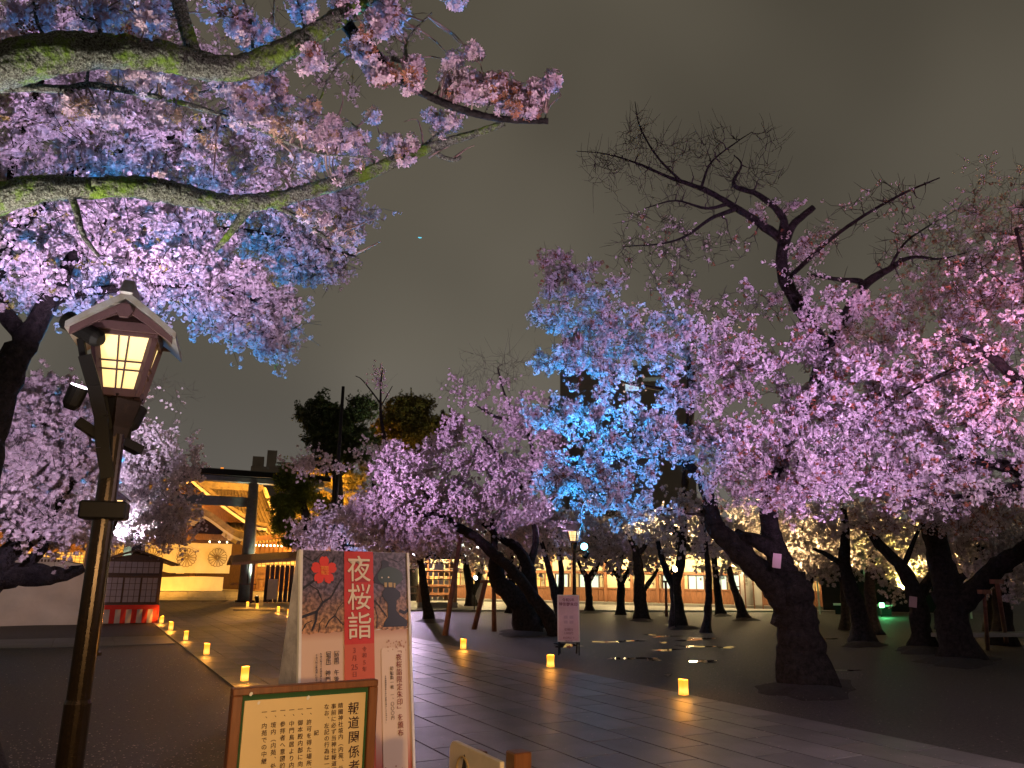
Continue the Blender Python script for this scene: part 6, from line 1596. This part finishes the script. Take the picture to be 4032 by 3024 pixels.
cherry('bushy green evergreen beside the torii, lit orange from behind',
    [[(1180, 2395, 60), (1190, 2280, 50), (1215, 2150, 40), (1200, 2020, 30), (1160, 1900, 20)], [(1215, 2160, 26), (1300, 2000, 18), (1350, 1900, 10)]],
    [(1150, 1890, 0, 60, 45, 1.2, 44), (1125, 1990, 0, 50, 40, 1.2, 44), (1125, 2070, 0, 46, 40, 1.2, 38), (1200, 1950, 0, 60, 40, 1.4, 34), (1180, 2130, 0, 60, 30, 1.3, 26), (1280, 1990, 1, 60, 30, 1.6, 20), (1330, 2090, 2, 60, 30, 1.6, 16)],
    seed=82, lod='needle', spacing=.13, twig_n=3, twig_l=.4, D=43, base=(.10, .13, .03), name='evergreen_tree', leafmat=M['leaf'], part='leaves', size=.9, jit=.10, flare=.2, nfac=1.3, fatten=1.4)
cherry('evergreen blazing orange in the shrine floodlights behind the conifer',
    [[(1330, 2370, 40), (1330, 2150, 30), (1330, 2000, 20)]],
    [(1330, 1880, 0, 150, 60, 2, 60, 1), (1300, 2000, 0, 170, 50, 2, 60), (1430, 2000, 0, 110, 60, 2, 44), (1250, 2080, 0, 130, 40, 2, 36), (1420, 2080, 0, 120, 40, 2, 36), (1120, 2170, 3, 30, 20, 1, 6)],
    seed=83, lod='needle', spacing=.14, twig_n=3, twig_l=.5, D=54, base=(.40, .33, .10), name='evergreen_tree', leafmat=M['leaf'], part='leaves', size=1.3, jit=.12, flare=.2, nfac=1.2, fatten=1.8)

# ---- mossy boughs that reach in from the left, close overhead
def bough(label, limbs, D, bark, sprays=(), twigs=(), seed=0, lod=0, lit=LEAFMIX, flat_n=1.0):
    rng = np.random.default_rng(500+seed)
    a = H(limbs[0][0][0], limbs[0][0][1], D); t = thing('cherry_bough', label, 'bough', (a[0], a[1], 0)); org = np.array([a[0], a[1], 0])
    nodes = []
    for li, L in enumerate(limbs):
        P = [H(q[0], q[1], D+(q[3] if len(q) > 3 else 0))-org for q in L]; r = [q[2]/2*(D+(q[3] if len(q) > 3 else 0))/3024 for q in L]
        Q, rr = smooth_path(P, r, 9)
        V, F = tube_arrays(Q+rng.normal(0, 1, Q.shape)*rr[:, None]*.035, rr*(1+rng.normal(0, .03, len(rr))), 26 if rr.max() > .03 else 9, True, .05, li*2.1+seed)
        MB().add(V, F).build('limb', bark if rr.max() > .025 else M['moss_twig'], t, smooth=True)
        for p_, r_ in zip(Q, rr): nodes.append((p_, r_))
    NP_ = np.array([n[0] for n in nodes])
    TV = []; TF = []; off = 0; C = []
    for (px, py, n, rpx) in sprays:
        for k_ in range(n):
            ang = rng.uniform(0, 6.28); rr_ = rpx*math.sqrt(rng.random()); dD = rng.normal(0, .07)
            p = H(px+rr_*math.cos(ang), py+rr_*math.sin(ang)*.8, D+dD)-org
            C.append(p)
            if k_ % 2 == 0:
                j = int(np.argmin(np.sum((NP_-p)**2, 1))); a_ = NP_[j]; L = np.linalg.norm(p-a_)
                mid = (a_+p)/2+rng.normal(0, L*.10, 3); q1 = a_*.75+mid*.25
                V, F = tube_arrays(np.array([a_, (a_+mid)/2+rng.normal(0, L*.04, 3), mid, (mid+p)/2+rng.normal(0, L*.04, 3), p]), np.array([.0055, .0048, .004, .003, .0018]), 5, False)
                TV.append(V); TF += [tuple(x+off for x in f) for f in F]; off += len(V)
    for L in twigs:
        P = [H(q[0], q[1], D+rng.normal(0, .03))-org for q in L]; Q, rr = smooth_path(P, np.linspace(.0075, .002, len(P)), 3)
        V, F = tube_arrays(Q, rr, 5, False); TV.append(V); TF += [tuple(x+off for x in f) for f in F]; off += len(V)
    if TV: tag(np_mesh('twigs', np.vstack(TV), np.array(TF), M['pale_twig'], t, smooth=True), kind='stuff')
    if C: scatter('blossoms', np.array(C), lod, t, M['blossom'], base=(.80, .55, .64), size=1.0, rng=rng, mix=lit)
    return t
M['moss_twig'] = bark_mat('mossy_twig_bark', .55, (.06, .05, .045))
M['pale_twig'] = mat('pale_twig', (.26, .17, .15), .8, var=.25, vscale=20)
RUST = ((.46, .19, .11), .16)
bough('thickest moss covered bough crossing the top left corner with an upright limb',
    [[(-260, 420, 190, .5), (-60, 280, 165, .1), (180, 215, 150), (420, 205, 128), (650, 222, 118), (800, 262, 112), (950, 262, 100), (1080, 215, 92), (1220, 140, 86), (1350, 60, 78), (1500, -60, 66), (1620, -180, 55)],
     [(690, -160, 62, -.1), (705, 0, 58), (735, 120, 56), (775, 240, 60)],
     [(130, 0, 10), (150, 100, 12), (190, 160, 14)], [(370, 20, 12), (400, 150, 16)], [(960, 0, 10), (990, 90, 12), (995, 190, 13)], [(1080, 0, 7), (1075, 60, 7)], [(1160, -40, 12), (1190, 60, 12), (1200, 130, 12)]],
    3.6, M['moss_bark'],
    [(930, 80, 10, 60), (970, 120, 12, 70), (1040, 130, 7, 40), (860, 30, 5, 50), (1225, 235, 13, 50), (1190, 30, 10, 60), (1330, 20, 9, 60), (1500, 30, 14, 60), (1470, 120, 7, 40), (1800, 10, 5, 40), (560, 110, 9, 80), (300, 60, 16, 150), (100, 120, 14, 120), (480, 30, 12, 120), (600, 40, 8, 60)], (), 1, lit=LEAFMIX)
bough('slender dark bough running below the thickest one toward the right',
    [[(-120, 350, 34), (100, 345, 32), (260, 350, 30), (340, 335, 26), (440, 345, 27), (560, 370, 23), (680, 395, 22), (800, 430, 20), (920, 470, 17), (1020, 510, 14), (1130, 560, 12), (1240, 600, 10), (1360, 615, 8), (1480, 625, 6)],
     [(690, 400, 9), (800, 360, 8), (920, 330, 7), (1050, 290, 6), (1120, 250, 5)], [(860, 440, 6), (960, 400, 5), (1080, 380, 4)], [(340, 340, 14), (345, 300, 12), (350, 240, 9)]],
    3.8, M['moss_bark'],
    [(290, 410, 10, 50), (340, 440, 5, 40), (570, 330, 9, 60), (640, 300, 9, 70), (700, 340, 8, 50), (670, 430, 6, 35), (860, 320, 10, 50), (900, 360, 8, 40), (950, 370, 6, 40), (1050, 310, 8, 45), (1090, 350, 6, 35), (960, 450, 12, 60), (1050, 440, 12, 60), (1100, 390, 10, 45), (1060, 510, 8, 45), (850, 540, 4, 50), (1180, 490, 9, 45), (1280, 500, 8, 50), (1240, 540, 6, 40), (1330, 540, 6, 40), (1200, 420, 5, 40), (480, 300, 9, 60), (430, 420, 6, 60)],
    [[(1350, 560), (1330, 480), (1350, 400), (1345, 340)], [(1240, 600), (1235, 540), (1190, 480), (1260, 450), (1360, 470)], [(1100, 560), (1160, 620), (1130, 700)], [(860, 450), (850, 560), (840, 700)], [(1280, 600), (1290, 680), (1330, 720)]], 2, lit=((.50, .30, .20), .20))
bough('long mossy bough sweeping across the upper left and rising to a sawn tip',
    [[(-260, 860, 130, .6), (-60, 795, 112, .1), (130, 748, 96), (300, 738, 82), (450, 738, 76), (600, 742, 92), (720, 768, 84), (850, 795, 76), (980, 800, 70), (1100, 782, 66), (1220, 752, 62), (1360, 712, 60), (1480, 668, 56), (1600, 618, 50), (1720, 572, 42), (1840, 535, 34), (1930, 505, 30), (1985, 485, 27)],
     [(1000, 800, 40), (950, 860, 34, .05), (900, 925, 26, .1), (850, 985, 18, .2)], [(1700, 590, 22), (1750, 622, 20), (1795, 628, 17), (1815, 615, 14)],
     [(1050, 800, 20), (1160, 850, 18, .1), (1260, 920, 15, .2), (1380, 985, 12, .3), (1440, 990, 7, .3)], [(1480, 660, 14), (1440, 570, 10), (1400, 500, 7), (1350, 460, 5)], [(1660, 580, 13), (1720, 530, 10), (1780, 490, 8), (1830, 470, 5)],
     [(270, 745, 26), (300, 830, 24), (330, 930, 18), (390, 1010, 12)]],
    4.2, M['moss_bark'],
    [(1350, 690, 6, 40), (1400, 540, 8, 40), (1370, 570, 6, 30), (1520, 560, 7, 40), (1560, 580, 6, 40), (1710, 470, 8, 34), (1780, 470, 9, 38), (1740, 520, 4, 30), (1610, 560, 4, 30), (1600, 620, 3, 20), (1470, 465, 4, 20), (1310, 600, 8, 40), (1240, 640, 5, 40), (1430, 640, 5, 50), (1350, 950, 10, 80), (1250, 850, 8, 60), (1180, 640, 5, 50), (560, 640, 4, 80)],
    [[(1665, 570), (1660, 520), (1640, 470), (1590, 480)], [(1560, 600), (1500, 540), (1480, 470)], [(1690, 620), (1720, 600), (1770, 575)], [(1790, 620), (1830, 590), (1868, 572)], [(1250, 740), (1200, 690), (1130, 650), (1090, 600)], [(1330, 720), (1310, 650), (1330, 560), (1400, 510)], [(1400, 1000), (1460, 970), (1500, 950)], [(1300, 930), (1380, 900), (1480, 860), (1510, 870)], [(1150, 760), (1120, 690), (1060, 660), (1000, 690)]], 3, lit=((.50, .30, .20), .20))
bough('dark smooth bough with rusty tipped blossoms ending in a cut stub against the sky',
    [[(1350, 80, 60), (1400, 140, 56), (1450, 180, 50), (1500, 240, 44), (1560, 305, 38), (1620, 340, 35), (1700, 385, 33), (1800, 425, 33), (1900, 455, 31), (2000, 470, 28), (2080, 476, 26), (2158, 476, 25)], [(2146, 470, 8), (2152, 445, 7)], [(1910, 445, 9), (1930, 405, 7)], [(1540, 230, 26), (1590, 235, 22), (1600, 170, 13), (1640, 110, 10), (1700, 50, 7)], [(1450, 190, 18), (1350, 240, 13), (1290, 320, 11), (1260, 390, 8), (1230, 400, 5)], [(1340, 200, 8), (1290, 240, 7), (1270, 310, 6)]],
    3.7, M['bark'],
    [(1400, 170, 10, 34), (1440, 210, 12, 38), (1480, 260, 14, 40), (1500, 300, 10, 34), (1530, 290, 7, 30), (1630, 250, 7, 24), (1630, 290, 7, 26), (1640, 325, 4, 22), (1600, 345, 3, 15), (1500, 80, 12, 45), (1540, 110, 6, 30), (1560, 55, 5, 34),
     (1850, 205, 6, 24), (1790, 250, 9, 30), (1770, 310, 11, 34), (1810, 370, 14, 42), (1860, 375, 10, 36), (1850, 300, 6, 28), (1920, 330, 10, 34), (1940, 380, 8, 30), (1980, 320, 8, 28), (2030, 370, 14, 38), (2080, 400, 13, 40), (2110, 350, 10, 30), (2090, 440, 7, 26), (2140, 370, 8, 26), (2165, 330, 6, 20), (2180, 305, 4, 12), (1960, 430, 3, 18), (2030, 430, 8, 30)], (), 4, lit=RUST)
